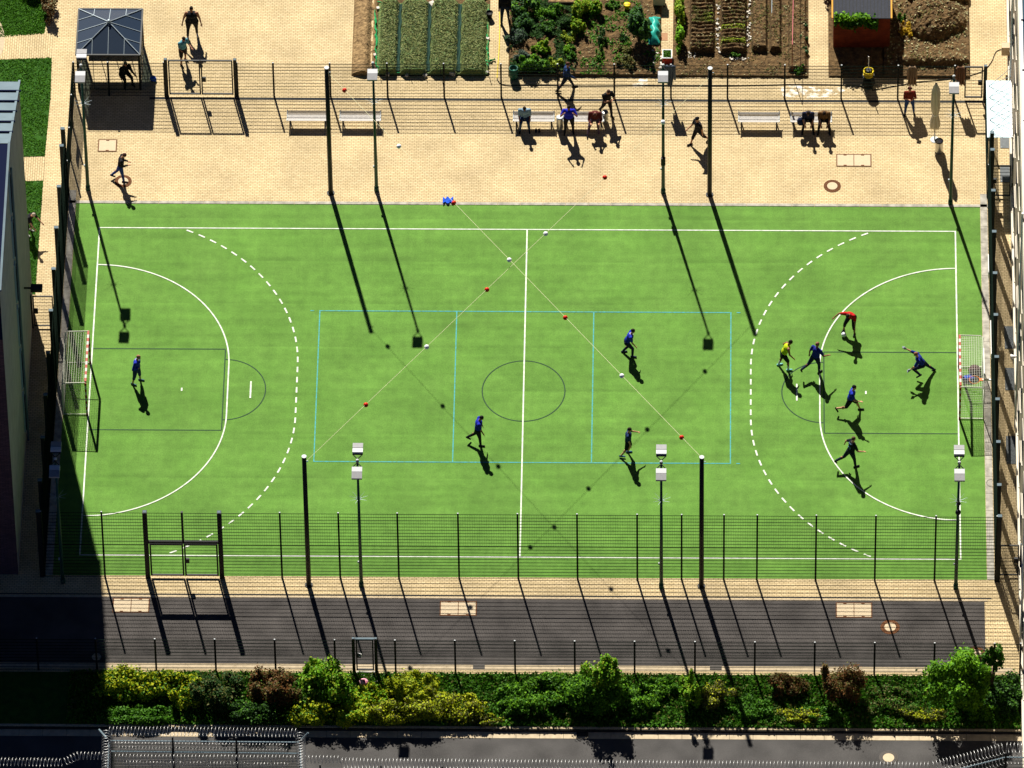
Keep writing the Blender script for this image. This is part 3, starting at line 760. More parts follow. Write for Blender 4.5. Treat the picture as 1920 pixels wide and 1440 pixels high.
rect_cover(1567, 1635.5, 1130, 1158.5, 2, 'double pale cover in the dark lane beside a round rusty cover')
def round_cover(u, v, lab, ro=0.38, dark=False, z0=0.0, ri=0.6):
    x, y = G(u, v, z0); e = empty('manhole_cover', (x, y, z0), lab, 'manhole cover', 'round covers with pale centres')
    m = MB(); m.lathe([(ro, 0.0), (ro, 0.016), (ro*0.9, 0.018), (ro*0.88, 0.013), (ro*0.8, 0.018), (ri*ro+0.01, 0.018), (ri*ro+0.005, 0.004)], 36)
    for k in range(18): 
        t = k*math.pi/9; m.box((ro*0.72*math.cos(t), ro*0.72*math.sin(t), 0.019), (0.05, 0.02, 0.01), rz=t)
    m.build('frame', M['iron_dark'] if dark else M['iron'], e)
    m = MB(); m.cyl((0, 0, 0), (0, 0, 0.021), ri*ro, ri*ro, 30); m.build('lid', M['concrete'], e)
round_cover(231, 340, 'round rusty cover under the feet of the walking man in a black jacket')
round_cover(1560.5, 349, 'round rusty cover in the pale paving below the double cover')
round_cover(1669, 1176, 'round rusty cover in the dark lane crossed by a post shadow', 0.41)
round_cover(1829, 1226, 'round rusty cover partly hidden by the big green tree', 0.41)
round_cover(181, 1232, 'round dark cover lying in the building shadow at the left end of the lane', 0.33, True)
round_cover(1666, 1421, 'round grey cover in the road at the bottom edge', 0.40, True, ROADZ)
def drain(u, v, lab, z=0.0, w_=0.5):
    x, y = G(u, v, z); m = MB(); m.box((0, 0, 0.013), (w_, 0.26, 0.01)); n = 12
    for k in range(n): m.box((-w_/2+w_*(k+0.5)/n, 0, 0.022), (0.018, 0.22, 0.012))
    o = m.build('drain_grate', M['iron_dark']); o.location = (x, y, z); tag(o, lab, 'drain grate', 'gully grates in the kerb line')
drain(1342, 1252, 'small rusty gully grate in the kerb below the near right black pole')
drain(898, 1251, 'small rusty gully grate in the kerb above the grass, left of centre')
drain(1092, 1377, 'small gully grate in the road kerb below the middle shrubs', ROADZ+0.005)

# ------------------------------------------------------------------ buildings
def left_building():
    e = empty('building', (-24, -3, 0), 'grey plastered building with dark brick end wall, left of the pitch', 'building')
    inv = Vector((24, 3, 0))
    bx = [(-21.58, 4.94), (-21.50, G(42, 800)[1]), (-21.45, -10.9)]
    ym = bx[1][1]; zt = [13.9, 17.5, 17.5]
    m = MB()
    P = [(x, y, 0) for x, y in bx]+[(x, y, z) for (x, y), z in zip(bx, zt)]
    P = [Vector(p)+inv for p in P]; m.add(P, [(1, 0, 3, 4), (2, 1, 4, 5)]); m.build('plaster_wall', M['plaster'], e)
    m = MB(); q = [(-21.45, -10.9, 0), (-40, -10.9, 0), (-40, -10.9, 14.6), (-21.45, -10.9, 14.6)]
    m.add([Vector(p)+inv for p in q], [(3, 2, 1, 0)]); o = m.build('brick_wall', M['brick_v'], e)
    m = MB(); q = [(-21.45, -10.9, 14.6), (-40, -10.9, 14.6), (-40, -10.9, 17.5), (-21.45, -10.9, 17.5)]
    m.add([Vector(p)+inv for p in q], [(3, 2, 1, 0)]); m.build('dark_fascia', M['navy'], e)
    m = MB(); q = [(-21.58, 4.94, 0), (-40, 4.94, 0), (-40, 4.94, 13.9), (-21.58, 4.94, 13.9)]
    m.add([Vector(p)+inv for p in q], [(0, 1, 2, 3)]); m.build('rear_wall', M['plaster'], e)
    m = MB(); q = [(-21.50, ym, 17.5), (-40, ym, 17.5), (-40, -10.9, 17.5), (-21.45, -10.9, 17.5)]
    m.add([Vector(p)+inv for p in q], [(0, 1, 2, 3)]); m.build('roof', M['navy'], e)
    # sloping zinc roof with standing seams
    m = MB(); q = [(-21.54, 4.98, 13.93), (-40, 4.98, 13.93), (-40, ym, 17.52), (-21.46, ym, 17.52)]
    m.add([Vector(p)+inv for p in q], [(0, 1, 2, 3)]); zr = m.build('zinc_roof', M['zinc'], e)
    m = MB()
    for k in range(1, 6):
        t = k/6; yy = 4.98+(ym-4.98)*t; zz = 13.95+3.59*t; m.box(Vector((-30.7, yy, zz+0.04))+inv, (18.6, 0.06, 0.07))
    m.build('roof_seams', M['navy'], zr)
    # edge trim
    m = MB()
    m.tube([Vector((-21.56, 5.0, 13.95))+inv, Vector((-21.48, ym, 17.55))+inv, Vector((-21.43, -10.9, 17.55))+inv], 0.07, 4); m.build('roof_trim', M['zinc'], e)
    # tall window strip with a pale reveal
    y0 = G(50, 840)[1]
    m = MB()
    for k in range(6):
        z0 = 1.2+k*2.7; m.mi = 0; m.box(Vector((-21.47, y0, z0+1.1))+inv, (0.10, 0.30, 2.3)); m.mi = 1; m.box(Vector((-21.41, y0-0.02, z0+1.1))+inv, (0.03, 0.20, 2.1))
    m.build('window', [M['reveal'], M['navy']], e)
    m = MB(); m.cyl(Vector((-21.4, y0+0.5, 0))+inv, Vector((-21.4, y0+0.5, 16.8))+inv, 0.05, 0.05, 8); m.build('downpipe', M['zinc'], e)
    wl_ = bpy.data.objects.new('wall_lamp', None); C.objects.link(wl_); wl_.parent = e
    zl = 6.0; xl, yl = G(42, 540, zl); xl = -21.5
    m = MB(); m.box(Vector((-21.15, yl, zl))+inv, (0.7, 0.06, 0.06)); m.build('arm', M['black_steel'], wl_)
    m = MB(); m.box(Vector((-20.95, yl, zl))+inv, (0.5, 0.36, 0.16)); m.build('lamp_box', M['black_steel'], wl_)
    return e
M['brick_v'] = M['brick'].copy()
nt = M['brick_v'].node_tree
for n in nt.nodes:
    if n.type == 'MAPPING': n.inputs['Rotation'].default_value = (R(90), 0, 0)
left_building()
M['pale_trim'] = mat('pale_trim', (0.70, 0.64, 0.52), 0.85, var=0.2, scale=1.5)
M['cream'] = mat('cream_wall', (0.42, 0.34, 0.25), 0.9, var=0.3, scale=1.2, detail=8)
def right_building():
    e = empty('building', (21.42, 0, 0), 'cream building with blue sheet roof and pale window ledges along the right edge', 'building')
    H_ = 13.5
    m = MB(); m.add([(0, -60, 0), (0, 60, 0), (0, 60, H_), (0, -60, H_)], [(0, 3, 2, 1)]); m.build('wall', M['cream'], e)
    m = MB(); m.add([(0.0, -60, H_+0.3), (20, -60, H_+0.3), (20, 60, H_+0.3), (0.0, 60, H_+0.3)], [(0, 1, 2, 3)])
    rf = m.build('roof', M['slate'], e)
    m = MB(); y = -58
    while y < 58: m.box((10.0, y, H_+0.325), (20, 0.05, 0.05)); y += 3.05
    m.build('roof_seams', M['navy'], rf)
    m = MB(); m.box((0.02, 0, H_+0.17), (0.10, 120, 0.3)); m.build('parapet', M['white'], e)
    # windows, three storeys
    wm = MB(); wm.box((0, 0, 0.75), (0.04, 1.3, 1.45)); wme = wm.mesh('window', M['pale_trim'])
    pm = MB(); pm.box((-0.022, 0, 0.75), (0.015, 1.15, 1.30)); pme = pm.mesh('pane', M['navy'])
    sm = MB(); sm.box((-0.02, 0, -0.03), (0.07, 1.45, 0.06)); sme = sm.mesh('sill', M['pale_trim'])
    for k, z in enumerate((1.4, 5.2, 9.0)):
        for j in range(-7, 9):
            o = link('window', wme, e); o.location = (-0.01, j*3.05+0.8*(k % 2), z)
            for a, b in (('pane', pme), ('sill', sme)): link(a, b, o)
    m = MB(); m.box((-0.05, 0, 0.35), (0.10, 120, 0.7)); m.build('plinth', M['pale_trim'], e)
    m = MB(); m.box((-0.04, 0, 12.3), (0.08, 120, 1.5)); m.build('fascia', M['pale_trim'], e)
    for y in (16.5, -2.0, -15.2):
        m = MB(); m.cyl((-0.09, y, 0), (-0.09, y, 13.3), 0.05, 0.05, 8); m.build('downpipe', M['white'], e)
    # horn shaped wall lamp
    xl, yl = G(1897, 668, 3.2)
    hn = MB(); hn.lathe([(0.03, 0), (0.05, 0.12), (0.13, 0.30), (0.13, 0.32)], 12)
    o = hn.build('wall_lamp', M['white'], e, True); o.rotation_euler = (0, R(-100), 0); o.location = (-0.02, yl, 3.2)
    # meter box with cable
    xb, yb = G(1886, 92, 1.0)
    m = MB(); m.box((-0.2, yb, 1.0), (0.36, 0.34, 0.5)); m.build('meter_box', M['concrete'], e)
    return e
right_building()
def lightwell(u0, u1, v0, v1, lab):
    x0, y1 = G(u0, v0); x1, y0 = G(u1, v1); x1 = 21.40; m = MB(); m.box((0, 0, 0.012), (x1-x0, y1-y0, 0.012))
    o = m.build('light_well_plate', M['grate_grey']); o.location = ((x0+x1)/2, (y0+y1)/2, 0)
    d = MB()
    for a in (-1, 1):
        for b in (-0.85, 0.85): d.cyl((a*(x1-x0)*0.38, b*(y1-y0)/2, 0.016), (a*(x1-x0)*0.38, b*(y1-y0)/2, 0.026), 0.018, n=8)
    d.build('bolts', M['cap'], o); tag(o, lab, 'metal plate', 'grey plates along the cream building')
M['grate_grey'] = mat('plate_steel', (0.10, 0.115, 0.12), 0.5, var=0.3, scale=6)
lightwell(1883, 1900, 612, 654, 'grey metal plate by the cream wall, uppermost of three by the goal')
lightwell(1884, 1902, 690, 732, 'grey metal plate on the ground by the cream wall, level with the basketball ring')
lightwell(1886, 1906, 818, 870, 'grey metal plate on the ground by the cream wall, lowest of the three')
lightwell(1875, 1893, 258, 278, 'grey metal plate by the cream wall right below the glass canopy')
lightwell(1875, 1894, 310, 342, 'grey metal plate behind the wire gate below the glass canopy')
# glass canopy
def canopy():
    m_ = bpy.data.materials.new('frosted_glass'); m_.use_nodes = True; nt = m_.node_tree; b = nt.nodes['Principled BSDF']
    b.inputs['Base Color'].default_value = (0.62, 0.80, 0.86, 1); b.inputs['Roughness'].default_value = 0.25
    t = nt.nodes.new('ShaderNodeBsdfTransparent'); t.inputs['Color'].default_value = (0.80, 0.9, 0.92, 1); mx = nt.nodes.new('ShaderNodeMixShader'); mx.inputs['Fac'].default_value = 0.78
    nt.links.new(t.outputs[0], mx.inputs[1]); nt.links.new(b.outputs[0], mx.inputs[2]); nt.links.new(mx.outputs[0], nt.nodes['Material Output'].inputs['Surface'])
    z = 2.9; x0, y1 = G(1849, 151, z); x1 = 21.38; y0 = G(1850, 258, z)[1]
    e = empty('canopy', (x0, y0, z), 'pale blue glass canopy on rods over the entrance of the cream building', 'canopy')
    W_, D_ = x1-x0, y1-y0; n = 3
    for k in range(n):
        m = MB(); m.box((W_/2, D_*(k+0.5)/n, 0), (W_, D_/n-0.02, 0.02)); m.build('glass_pane', m_, e)
    r = MB()
    for k in range(5):
        yy = D_*(0.1+0.2*k); r.cyl((W_-0.05, yy+0.25, 0.9), (0.15, yy, 0.05), 0.012, n=6); r.ell((0.15, yy, 0.03), (0.03,)*3, 8, 5)
        r.cyl((W_-0.05, yy-0.25, 0.9), (0.15, yy, 0.05), 0.012, n=6)
    r.build('rods', M['galv'], e)
    r = MB(); r.box((W_-0.03, D_/2, 0.0), (0.06, D_, 0.10)); r.build('wall_rail', M['white'], e)
canopy()

# ------------------------------------------------------------------ pavilion
def pavilion():
    zE = 2.25; c = [G(148, 17, zE), G(267.5, 17, zE), G(262.5, 103, zE), G(142, 103, zE)]
    cx_, cy_ = sum(p[0] for p in c)/4, sum(p[1] for p in c)/4
    x0 = (c[0][0]+c[3][0])/2-cx_; x1 = (c[1][0]+c[2][0])/2-cx_; y1 = c[0][1]-cy_; y0 = c[3][1]-cy_
    e = empty('pavilion', (cx_, cy_, 0), 'smoked-glass smoking shelter with hipped roof and pale ribs, upper left of the yard', 'pavilion')
    zA = zE+0.62; ap = (0, 0, zA); cs = [(x0, y1, zE), (x1, y1, zE), (x1, y0, zE), (x0, y0, zE)]
    for i in range(4):
        m = MB(); a, b = cs[i], cs[(i+1) % 4]; m.add([a, b, ap], [(0, 2, 1)]); m.build('roof_panel', M['poly'], e)
    r = MB()
    for p in cs: r.tube([Vector(p)+Vector((0, 0, 0.02)), Vector(ap)+Vector((0, 0, 0.02))], 0.022, 5)
    for i in range(4):
        a, b = Vector(cs[i]), Vector(cs[(i+1) % 4])
        for t in (0.25, 0.5, 0.75):
            q = a.lerp(b, t); tt = 1-abs(t-0.5)*2; top = q.lerp(Vector(ap), 1) if t == 0.5 else None
            k = 1-2*abs(t-0.5)
            mid = (a+b)/2; tgt = q.lerp(Vector(ap)+(q-mid), k)  # rib runs square to the eave until it meets the hip
            r.tube([q+Vector((0, 0, 0.02)), tgt+Vector((0, 0, 0.02))], 0.014, 4)
    r.build('roof_ribs', M['galv'], e)
    m = MB(); m.ell((0, 0, zA+0.06), (0.09, 0.09, 0.08), 10, 6); m.build('finial', M['galv'], e, True)
    g = MB()
    for i in range(4):
        a, b = Vector(cs[i]), Vector(cs[(i+1) % 4]); g.tube([a, b], 0.05, 4)
    g.build('gutter', M['black_steel'], e)
    for p in cs:
        m = MB(); m.box((p[0]*0.96, p[1]*0.96, zE/2), (0.10, 0.10, zE-0.05)); m.build('post', M['black_steel'], e)
    # glazed sides: right side and back lower panes; front mullions
    for nm, a, b in (('side_frame', (x1*0.96, y0*0.96), (x1*0.96, y1*0.96)), ('side_frame', (x0*0.96, y0*0.96), (x0*0.96, y1*0.96)), ('back_frame', (x0*0.96, y1*0.96), (x1*0.96, y1*0.96)), ('front_frame', (x0*0.96, y0*0.96), (x1*0.96, y0*0.96))):
        m = MB(); a, b = Vector((*a, 0)), Vector((*b, 0))
        for t in (0.25, 0.5, 0.75):
            q = a.lerp(b, t); m.tube([q+Vector((0, 0, 0.05)), q+Vector((0, 0, zE-0.08))], 0.02, 4)
        if nm != 'front_frame':
            for z in (0.12, 1.1): m.tube([a+Vector((0, 0, z)), b+Vector((0, 0, z))], 0.02, 4)
        else: m.tube([a+Vector((0, 0, 0.04)), b+Vector((0, 0, 0.04))], 0.02, 4)
        m.build(nm, M['black_steel'], e)
    m = MB(); m.box((x1*0.96, 0, zE/2), (0.012, (y1-y0)*0.9, zE-0.35)); m.build('side_glass', M['tint'], e)
    m = MB(); m.box((x0*0.96, 0, zE/2), (0.012, (y1-y0)*0.9, zE-0.35)); m.build('side_glass', M['tint'], e)
    # fixed seat inside
    m = MB(); m.box((0, y1*0.75, 0.43), ((x1-x0)*0.8, 0.4, 0.05)); 
    for s in (-0.7, 0, 0.7): m.box((s, y1*0.75, 0.2), (0.06, 0.35, 0.4))
    m.build('seat', M['bench_dark'], e)
M['tint'] = M['poly'].copy(); nt = M['tint'].node_tree
t_ = nt.nodes.new('ShaderNodeBsdfTransparent'); t_.inputs['Color'].default_value = (0.5, 0.6, 0.65, 1); mx_ = nt.nodes.new('ShaderNodeMixShader'); mx_.inputs['Fac'].default_value = 0.45
nt.links.new(t_.outputs[0], mx_.inputs[1]); nt.links.new(nt.nodes['Principled BSDF'].outputs[0], mx_.inputs[2]); nt.links.new(mx_.outputs[0], nt.nodes['Material Output'].inputs['Surface'])
pavilion()

# ------------------------------------------------------------------ people
L_TH, L_CA, L_SP, L_UA, L_FA = 0.43, 0.42, 0.50, 0.29, 0.26
pending = []
def rc(mb, a, b, r0, r1, n=12):
    """rounded cone"""
    a, b = Vector(a), Vector(b); mb.cyl(a, b, r0, r1, n); mb.ell(a, (r0,)*3, n, 8); mb.ell(b, (r1,)*3, n, 8)
def remesh_later(name, mb, m, vox, parent, smooth=2):
    me = mb.mesh(name, m); o = link(name, me, parent)
    md = o.modifiers.new('r', 'REMESH'); md.mode = 'VOXEL'; md.voxel_size = vox; md.use_smooth_shade = True
    if smooth: s = o.modifiers.new('s', 'SMOOTH'); s.iterations = smooth; s.factor = 0.5
    pending.append(o); return o
clothmats = {}
def cm(col, rough=0.85):
    k = tuple(round(c, 3) for c in col)
    if k not in clothmats: clothmats[k] = mat('garment', col, rough, var=0.2, scale=7)
    return clothmats[k]
def person(label, u, v, heading, H=1.78, lean=0, side=0, head=(0, 0), LL=(0, 4, 0), RL=(0, 4, 0), LA=(5, 8, 10), RA=(5, 8, 10), top=(0.02, 0.02, 0.02), sleeve=0.5, bottom=(0.01, 0.01, 0.012),
           legs='long', shoe=(0.02, 0.02, 0.02), hair=(0.02, 0.012, 0.008), hairlen='short', skin='skin', fat=1.0, seat=None, group=None, cap=None, sock=None, collar=False, gloves=None, drop=0, cap_extra=None, ground_z=0.0):
    sc = H/1.78
    def d(f, a, s):
        f, a = R(f), R(a); return Vector((s*math.sin(a), math.cos(a)*math.sin(f), -math.cos(a)*math.cos(f)))
    hip = Vector((0, 0, 0)); ln, sd = R(lean), R(side)
    spine = Vector((math.sin(sd), math.cos(sd)*math.sin(ln), math.cos(sd)*math.cos(ln)))
    fw = Vector((0, math.cos(ln), -math.sin(ln))); rt = spine.cross(fw).normalized()*-1
    if rt.x < 0: rt = -rt
    fw = spine.cross(rt)
    if fw.dot(Vector((0, 1, -0.01))) < 0: fw = -fw
    J = {}
    neck = hip+spine*L_SP; waist = hip+spine*0.16; chest = hip+spine*0.36
    hy_, hp_ = R(head[0]), R(head[1])
    hd = (spine*math.cos(hp_)+fw*math.sin(hp_)).normalized(); hc = neck+hd*0.19
    B = MB(); S = MB(); T = MB(); SHS = []; HR = MB(); SKS = []
    f = fat*1.22
    # torso (under clothes)
    mt = Matrix((tuple(rt), tuple(fw), tuple(spine))).transposed()
    B.ell(hip+spine*0.02, (0.150*f, 0.105*f, 0.12), mt=mt); B.ell(waist, (0.13*f, 0.095*f, 0.16), mt=mt); B.ell(chest, (0.155*f, 0.105*f, 0.17), mt=mt)
    sh = {}
    for s in (-1, 1): sh[s] = neck-spine*0.055+rt*(0.180*s*(0.6+0.4*f))
    rc(B, sh[-1], sh[1], 0.062, 0.062)
    rc(B, neck-spine*0.03, neck+hd*0.09, 0.060, 0.052)
    # head
    hz = hd; hf = (fw*math.cos(hp_)-spine*math.sin(hp_)).normalized(); hr = hz.cross(hf)*-1
    if hr.dot(rt) < 0: hr = -hr
    hf2 = hf*math.cos(hy_)+hr*math.sin(hy_); hr2 = hr*math.cos(hy_)-hf*math.sin(hy_)
    hm = Matrix((tuple(hr2), tuple(hf2), tuple(hz))).transposed()
    B.ell(hc+hz*0.02, (0.076, 0.094, 0.105), mt=hm); B.ell(hc-hz*0.055+hf2*0.02, (0.056, 0.066, 0.062), mt=hm)
    B.ell(hc-hz*0.02+hf2*0.098, (0.014, 0.020, 0.026), 8, 6, mt=hm)
    for s in (-1, 1): B.ell(hc-hz*0.005+hr2*0.078*s, (0.014, 0.022, 0.033), 8, 6, mt=hm)
    # legs
    feet = []
    knees = []
    for s, Lg in ((-1, LL), (1, RL)):
        hj = hip+rt*0.085*s*f-spine*0.02
        k = hj+d(Lg[0], Lg[1], s)*L_TH; a = k+d(Lg[0]-Lg[2], Lg[1]*0.6 if len(Lg) < 4 else Lg[3], s)*L_CA
        rc(B, hj, k, 0.082*f, 0.056); rc(B, k, a, 0.054, 0.038); 
        cm_ = k.lerp(a, 0.28); B.ell(cm_+Vector((0, -0.008, 0)), (0.056, 0.058, 0.10), 8, 6)
        toe = Lg[4] if len(Lg) > 4 else (0 if abs(Lg[0]-Lg[2]) < 40 else (Lg[0]-Lg[2])*0.8)
        fd = Vector((s*0.12, math.cos(R(toe)), math.sin(R(toe)))).normalized()
        heel = a+Vector((0, 0, -0.045))-fd*0.05; tip = a+Vector((0, 0, -0.045))+fd*0.15
        rc(B, heel, tip, 0.036, 0.030, 10)
        SH = MB(); SHS.append(SH); rc(SH, heel-fd*0.005, tip+fd*0.012, 0.044, 0.038, 10); rc(SH, a+Vector((0, 0, -0.01)), a+Vector((0, 0, -0.05)), 0.046, 0.044, 10)
        feet.append(a); knees.append(k)
        # garments
        if legs == 'long':
            rc(T, hj, k, 0.100*f, 0.072); rc(T, k, k.lerp(a, 0.93), 0.070, 0.054)
        elif legs == 'short':
            rc(T, hj, hj.lerp(k, 0.88), 0.102*f, 0.088)
        else:
            rc(T, hj, k, 0.102*f, 0.08); rc(T, k, k.lerp(a, 0.35), 0.078, 0.07)
        if sock: SK = MB(); SKS.append(SK); rc(SK, a.lerp(k, 0.42), a, 0.052, 0.044)
    T.ell(hip+spine*0.0, (0.165*f, 0.120*f, 0.125), mt=mt)
    # arms, hands
    hands = {}
    for s, A_ in ((-1, LA), (1, RA)):
        elb = sh[s]+d(A_[0], A_[1], s)*L_UA
        a2 = A_[3] if len(A_) > 3 else A_[1]*0.5
        fd = d(A_[0]+A_[2], a2, s); wr = elb+fd*L_FA
        rc(B, sh[s], elb, 0.050*f, 0.041); rc(B, elb, wr, 0.041, 0.027)
        # hand: palm, four fingers of unequal length, thumb from the side
        px = fd.cross(Vector((0, 0, 1)));
        if px.length < 0.2: px = Vector((1, 0, 0))
        px.normalize(); pn = fd.cross(px).normalized()
        pm_ = Matrix((tuple(px), tuple(pn), tuple(fd))).transposed()
        B.ell(wr+fd*0.05, (0.040, 0.018, 0.055), 10, 8, mt=pm_)
        curl = A_[4] if len(A_) > 4 else 25
        for i, (o_, ln_) in enumerate(((-0.029, 0.066), (-0.010, 0.076), (0.010, 0.071), (0.028, 0.056))):
            b_ = wr+fd*0.085+px*o_; c1 = R(curl*0.6); q1 = b_+(fd*math.cos(c1)+pn*math.sin(c1))*ln_*0.5
            c2 = R(curl*1.6); q2 = q1+(fd*math.cos(c2)+pn*math.sin(c2))*ln_*0.5
            rc(B, b_, q1, 0.0105, 0.0095, 6); rc(B, q1, q2, 0.0095, 0.0085, 6)
        tb = wr+fd*0.03-px*0.03*s; tq = tb+(fd*0.6-px*0.8*s).normalized()*0.042; rc(B, tb, tq, 0.0125, 0.0105, 6); rc(B, tq, tq+fd*0.03, 0.0105, 0.009, 6)
        hands[s] = wr+fd*0.08
        if gloves:
            pass
        if sleeve > 0:
            e1 = elb if sleeve >= 1 else sh[s].lerp(elb, min(1, sleeve*1.35))
            rc(S, sh[s], e1, 0.070*f, 0.062)
            if sleeve >= 1: rc(S, elb, wr.lerp(elb, 0.08), 0.058, 0.042)
    # shirt
    if sleeve >= 0:
        rc(S, sh[-1], sh[1], 0.076 if sleeve > 0 else 0.06, 0.076 if sleeve > 0 else 0.06)
    S.ell(waist-spine*0.06, (0.165*f, 0.122*f, 0.15), mt=mt); S.ell(waist, (0.158*f, 0.120*f, 0.17), mt=mt); S.ell(chest, (0.178*f, 0.126*f, 0.175), mt=mt)
    # hair
    HR.ell(hc+hz*0.045-hf2*0.012, (0.083, 0.100, 0.092), mt=hm)
    if hairlen == 'curly':
        for k in range(14):
            t = k*0.9; HR.ell(hc+hz*(0.05+0.04*math.sin(k))+hr2*0.085*math.cos(t)-hf2*0.05*abs(math.sin(t)), (0.035,)*3, 6, 5)
    # placement
    rot = Matrix.Rotation(-R(heading), 3, 'Z')
    low = min(p.z for p in feet)-0.045-0.040
    mid = (feet[0]+feet[1])/2
    gx, gy = G(u, v, ground_z)
    if seat is not None:
        z0 = seat+0.09*sc; off = Vector((gx, gy, z0))
    else:
        off = Vector((gx, gy, ground_z-low*sc))-rot @ Vector((mid.x, mid.y, 0))*sc
    e = empty('person', off, label, 'person', group, rz=-R(heading)); e.scale = (sc,)*3
    sk = M[skin] 
    body = remesh_later('body', B, sk, 0.0115, e)
    topm = cm(top); botm = cm(bottom)
    if sleeve >= -1: remesh_later('shirt', S, topm, 0.02, e)
    remesh_later('trousers' if legs != 'short' else 'shorts', T, botm, 0.02, e)
    for q in SHS: remesh_later('shoe', q, cm(shoe, 0.6), 0.015, e)
    for q in SKS: remesh_later('sock', q, cm(sock), 0.015, e)
    if hair: 
        # keep hair to the top and back of the skull
        me = HR.mesh('hair', cm(hair, 0.7), True); ho = link('hair', me, body)
    if cap:
        cpm = MB(); cpm.ell(hc+hz*0.055, (0.088, 0.104, 0.085), mt=hm); cpm.ell(hc+hz*0.06+hf2*0.10, (0.07, 0.08, 0.014), mt=hm); link('cap', cpm.mesh('cap', cm(cap), True), e)
    if collar:
        cl = MB(); cl.tube([neck-spine*0.005+rt*0.078*math.cos(t)+fw*0.075*math.sin(t) for t in np.linspace(0, 2*math.pi, 16)], 0.018, 6); link('collar', cl.mesh('collar', cm((0.7, 0.72, 0.75)), True), e)
    ey = MB()
    for s in (-1, 1): ey.ell(hc+hz*0.005+hf2*0.090+hr2*0.032*s, (0.012, 0.008, 0.008), 8, 5, mt=hm)
    ey.ell(hc-hz*0.062+hf2*0.084, (0.022, 0.008, 0.006), 8, 5, mt=hm)
    link('face_features', ey.mesh('face_features', M['eye'], True), body)
    if gloves:
        for s in (-1, 1):
            gm = MB(); p = hands[s]; gm.ell(p, (0.062, 0.05, 0.075), 10, 8); A_ = LA if s < 0 else RA
            a2 = A_[3] if len(A_) > 3 else A_[1]*0.5; fd = d(A_[0]+A_[2], a2, s)
            px = fd.cross(Vector((0, 0, 1))).normalized()
            for o_ in (-0.045, -0.015, 0.015, 0.045): rc(gm, p+px*o_, p+px*o_*1.25+fd*0.10, 0.018, 0.015, 6)
            rc(gm, p-px*0.04*s, p-px*0.09*s+fd*0.03, 0.018, 0.015, 6)
            rc(gm, p-fd*0.06, p, 0.045, 0.05)
            remesh_later('glove', gm, cm(gloves), 0.012, e)
    return e, dict(neck=neck, spine=spine, fw=fw, rt=rt, chest=chest, hands=hands, hc=hc, mt=mt, waist=waist)

BLUE = (0.014, 0.030, 0.36); NAVY = (0.012, 0.018, 0.05); BLACK = (0.012, 0.012, 0.015); WHT = (0.65, 0.68, 0.72)
PG = 'people in the yard'; PL = 'players on the green pitch'
person('large person in black overalls and white shoes, standing beyond the double gate', 361, 68, 180, 1.86, top=BLACK, sleeve=-1, bottom=BLACK, legs='long', shoe=WHT, sock=(0.35, 0.5, 0.7), skin='skin_dark', fat=1.32, LA=(8, 24, 15, 14), RA=(8, 24, 10, 14), LL=(-6, 5, 2), RL=(10, 5, 6), group=PG)
person('person in a light blue shirt and black shorts just beyond the double gate', 344, 118, 140, 1.75, lean=4, top=(0.10, 0.30, 0.36), bottom=BLACK, legs='short', shoe=BLACK, skin='skin_dark', LA=(20, 14, 70, -10), RA=(15, 14, 65, -15), LL=(-5, 7, 2), RL=(8, 7, 4), head=(0, 20), group=PG)
person('person in a black jacket and blue jeans walking over the round cover at left', 221, 338, 90, 1.76, lean=8, top=BLACK, sleeve=1, bottom=(0.02, 0.05, 0.22), shoe=BLACK, hair=(0.10, 0.04, 0.03), LL=(-20, 3, 22), RL=(10, 3, 4), LA=(5, 6, 80, -20), RA=(5, 6, 85, -20), head=(0, 30), group=PG)
person('person in a blue shirt with a bag striding behind the far fence', 1060, 168, 85, 1.80, lean=8, top=(0.02, 0.05, 0.16), sleeve=1, bottom=NAVY, shoe=BLACK, hair=(0.12, 0.05, 0.035), LL=(26, 3, 4), RL=(-24, 3, 10), LA=(-22, 6, 20), RA=(25, 6, 25), group=PG)
person('person in a pale blue shirt sitting alone at the left end of a bench', 984, G and 234, 180, 1.78, lean=10, top=(0.20, 0.32, 0.42), sleeve=0.6, bottom=(0.03, 0.06, 0.12), shoe=BLACK, LL=(84, 8, 88), RL=(84, 8, 84), LA=(15, 8, 40, -8), RA=(15, 8, 40, -8), head=(0, 25), seat=0.47, skin='skin_dark', fat=1.12, group=PG)
person('person in a bright blue shirt standing in front of a bench with raised hands', 1067, 249, 180, 1.82, lean=2, top=(0.012, 0.018, 0.42), sleeve=0.6, bottom=BLACK, shoe=BLACK, LA=(60, 30, 100, -25), RA=(60, 30, 100, -25), LL=(-2, 6, 2), RL=(4, 6, 4), head=(0, 15), skin='skin_dark', fat=1.1, group=PG)
person('person in a dark red jacket and mauve trousers hunched on a bench', 1116, 236, 180, 1.80, lean=24, top=(0.10, 0.02, 0.018), sleeve=1, bottom=(0.13, 0.085, 0.11), shoe=BLACK, hair=(0.10, 0.04, 0.03), LL=(70, 4, 60), RL=(62, 18, 22), LA=(35, 14, 60, -18), RA=(35, 14, 60, -18), head=(0, 40), seat=0.47, fat=1.1, group=PG)
person('person in black with crossed arms holding a white cup, walking behind the benches', 1136, 214, 150, 1.80, lean=5, top=BLACK, sleeve=0.5, bottom=BLACK, shoe=BLACK, hair=(0.08, 0.04, 0.03), LA=(35, 10, 85, -45), RA=(40, 10, 90, -40), LL=(14, 3, 6), RL=(-20, 4, 12), head=(0, 25), group=PG)
person('person in a cap and black shorts walking left past the thick black pole', 1312, 268, 235, 1.78, lean=6, top=BLACK, bottom=BLACK, legs='capri', shoe=BLACK, cap=BLACK, LL=(-24, 3, 18), RL=(24, 3, 4), LA=(-16, 8, 15), RA=(24, 10, 35), group=PG)
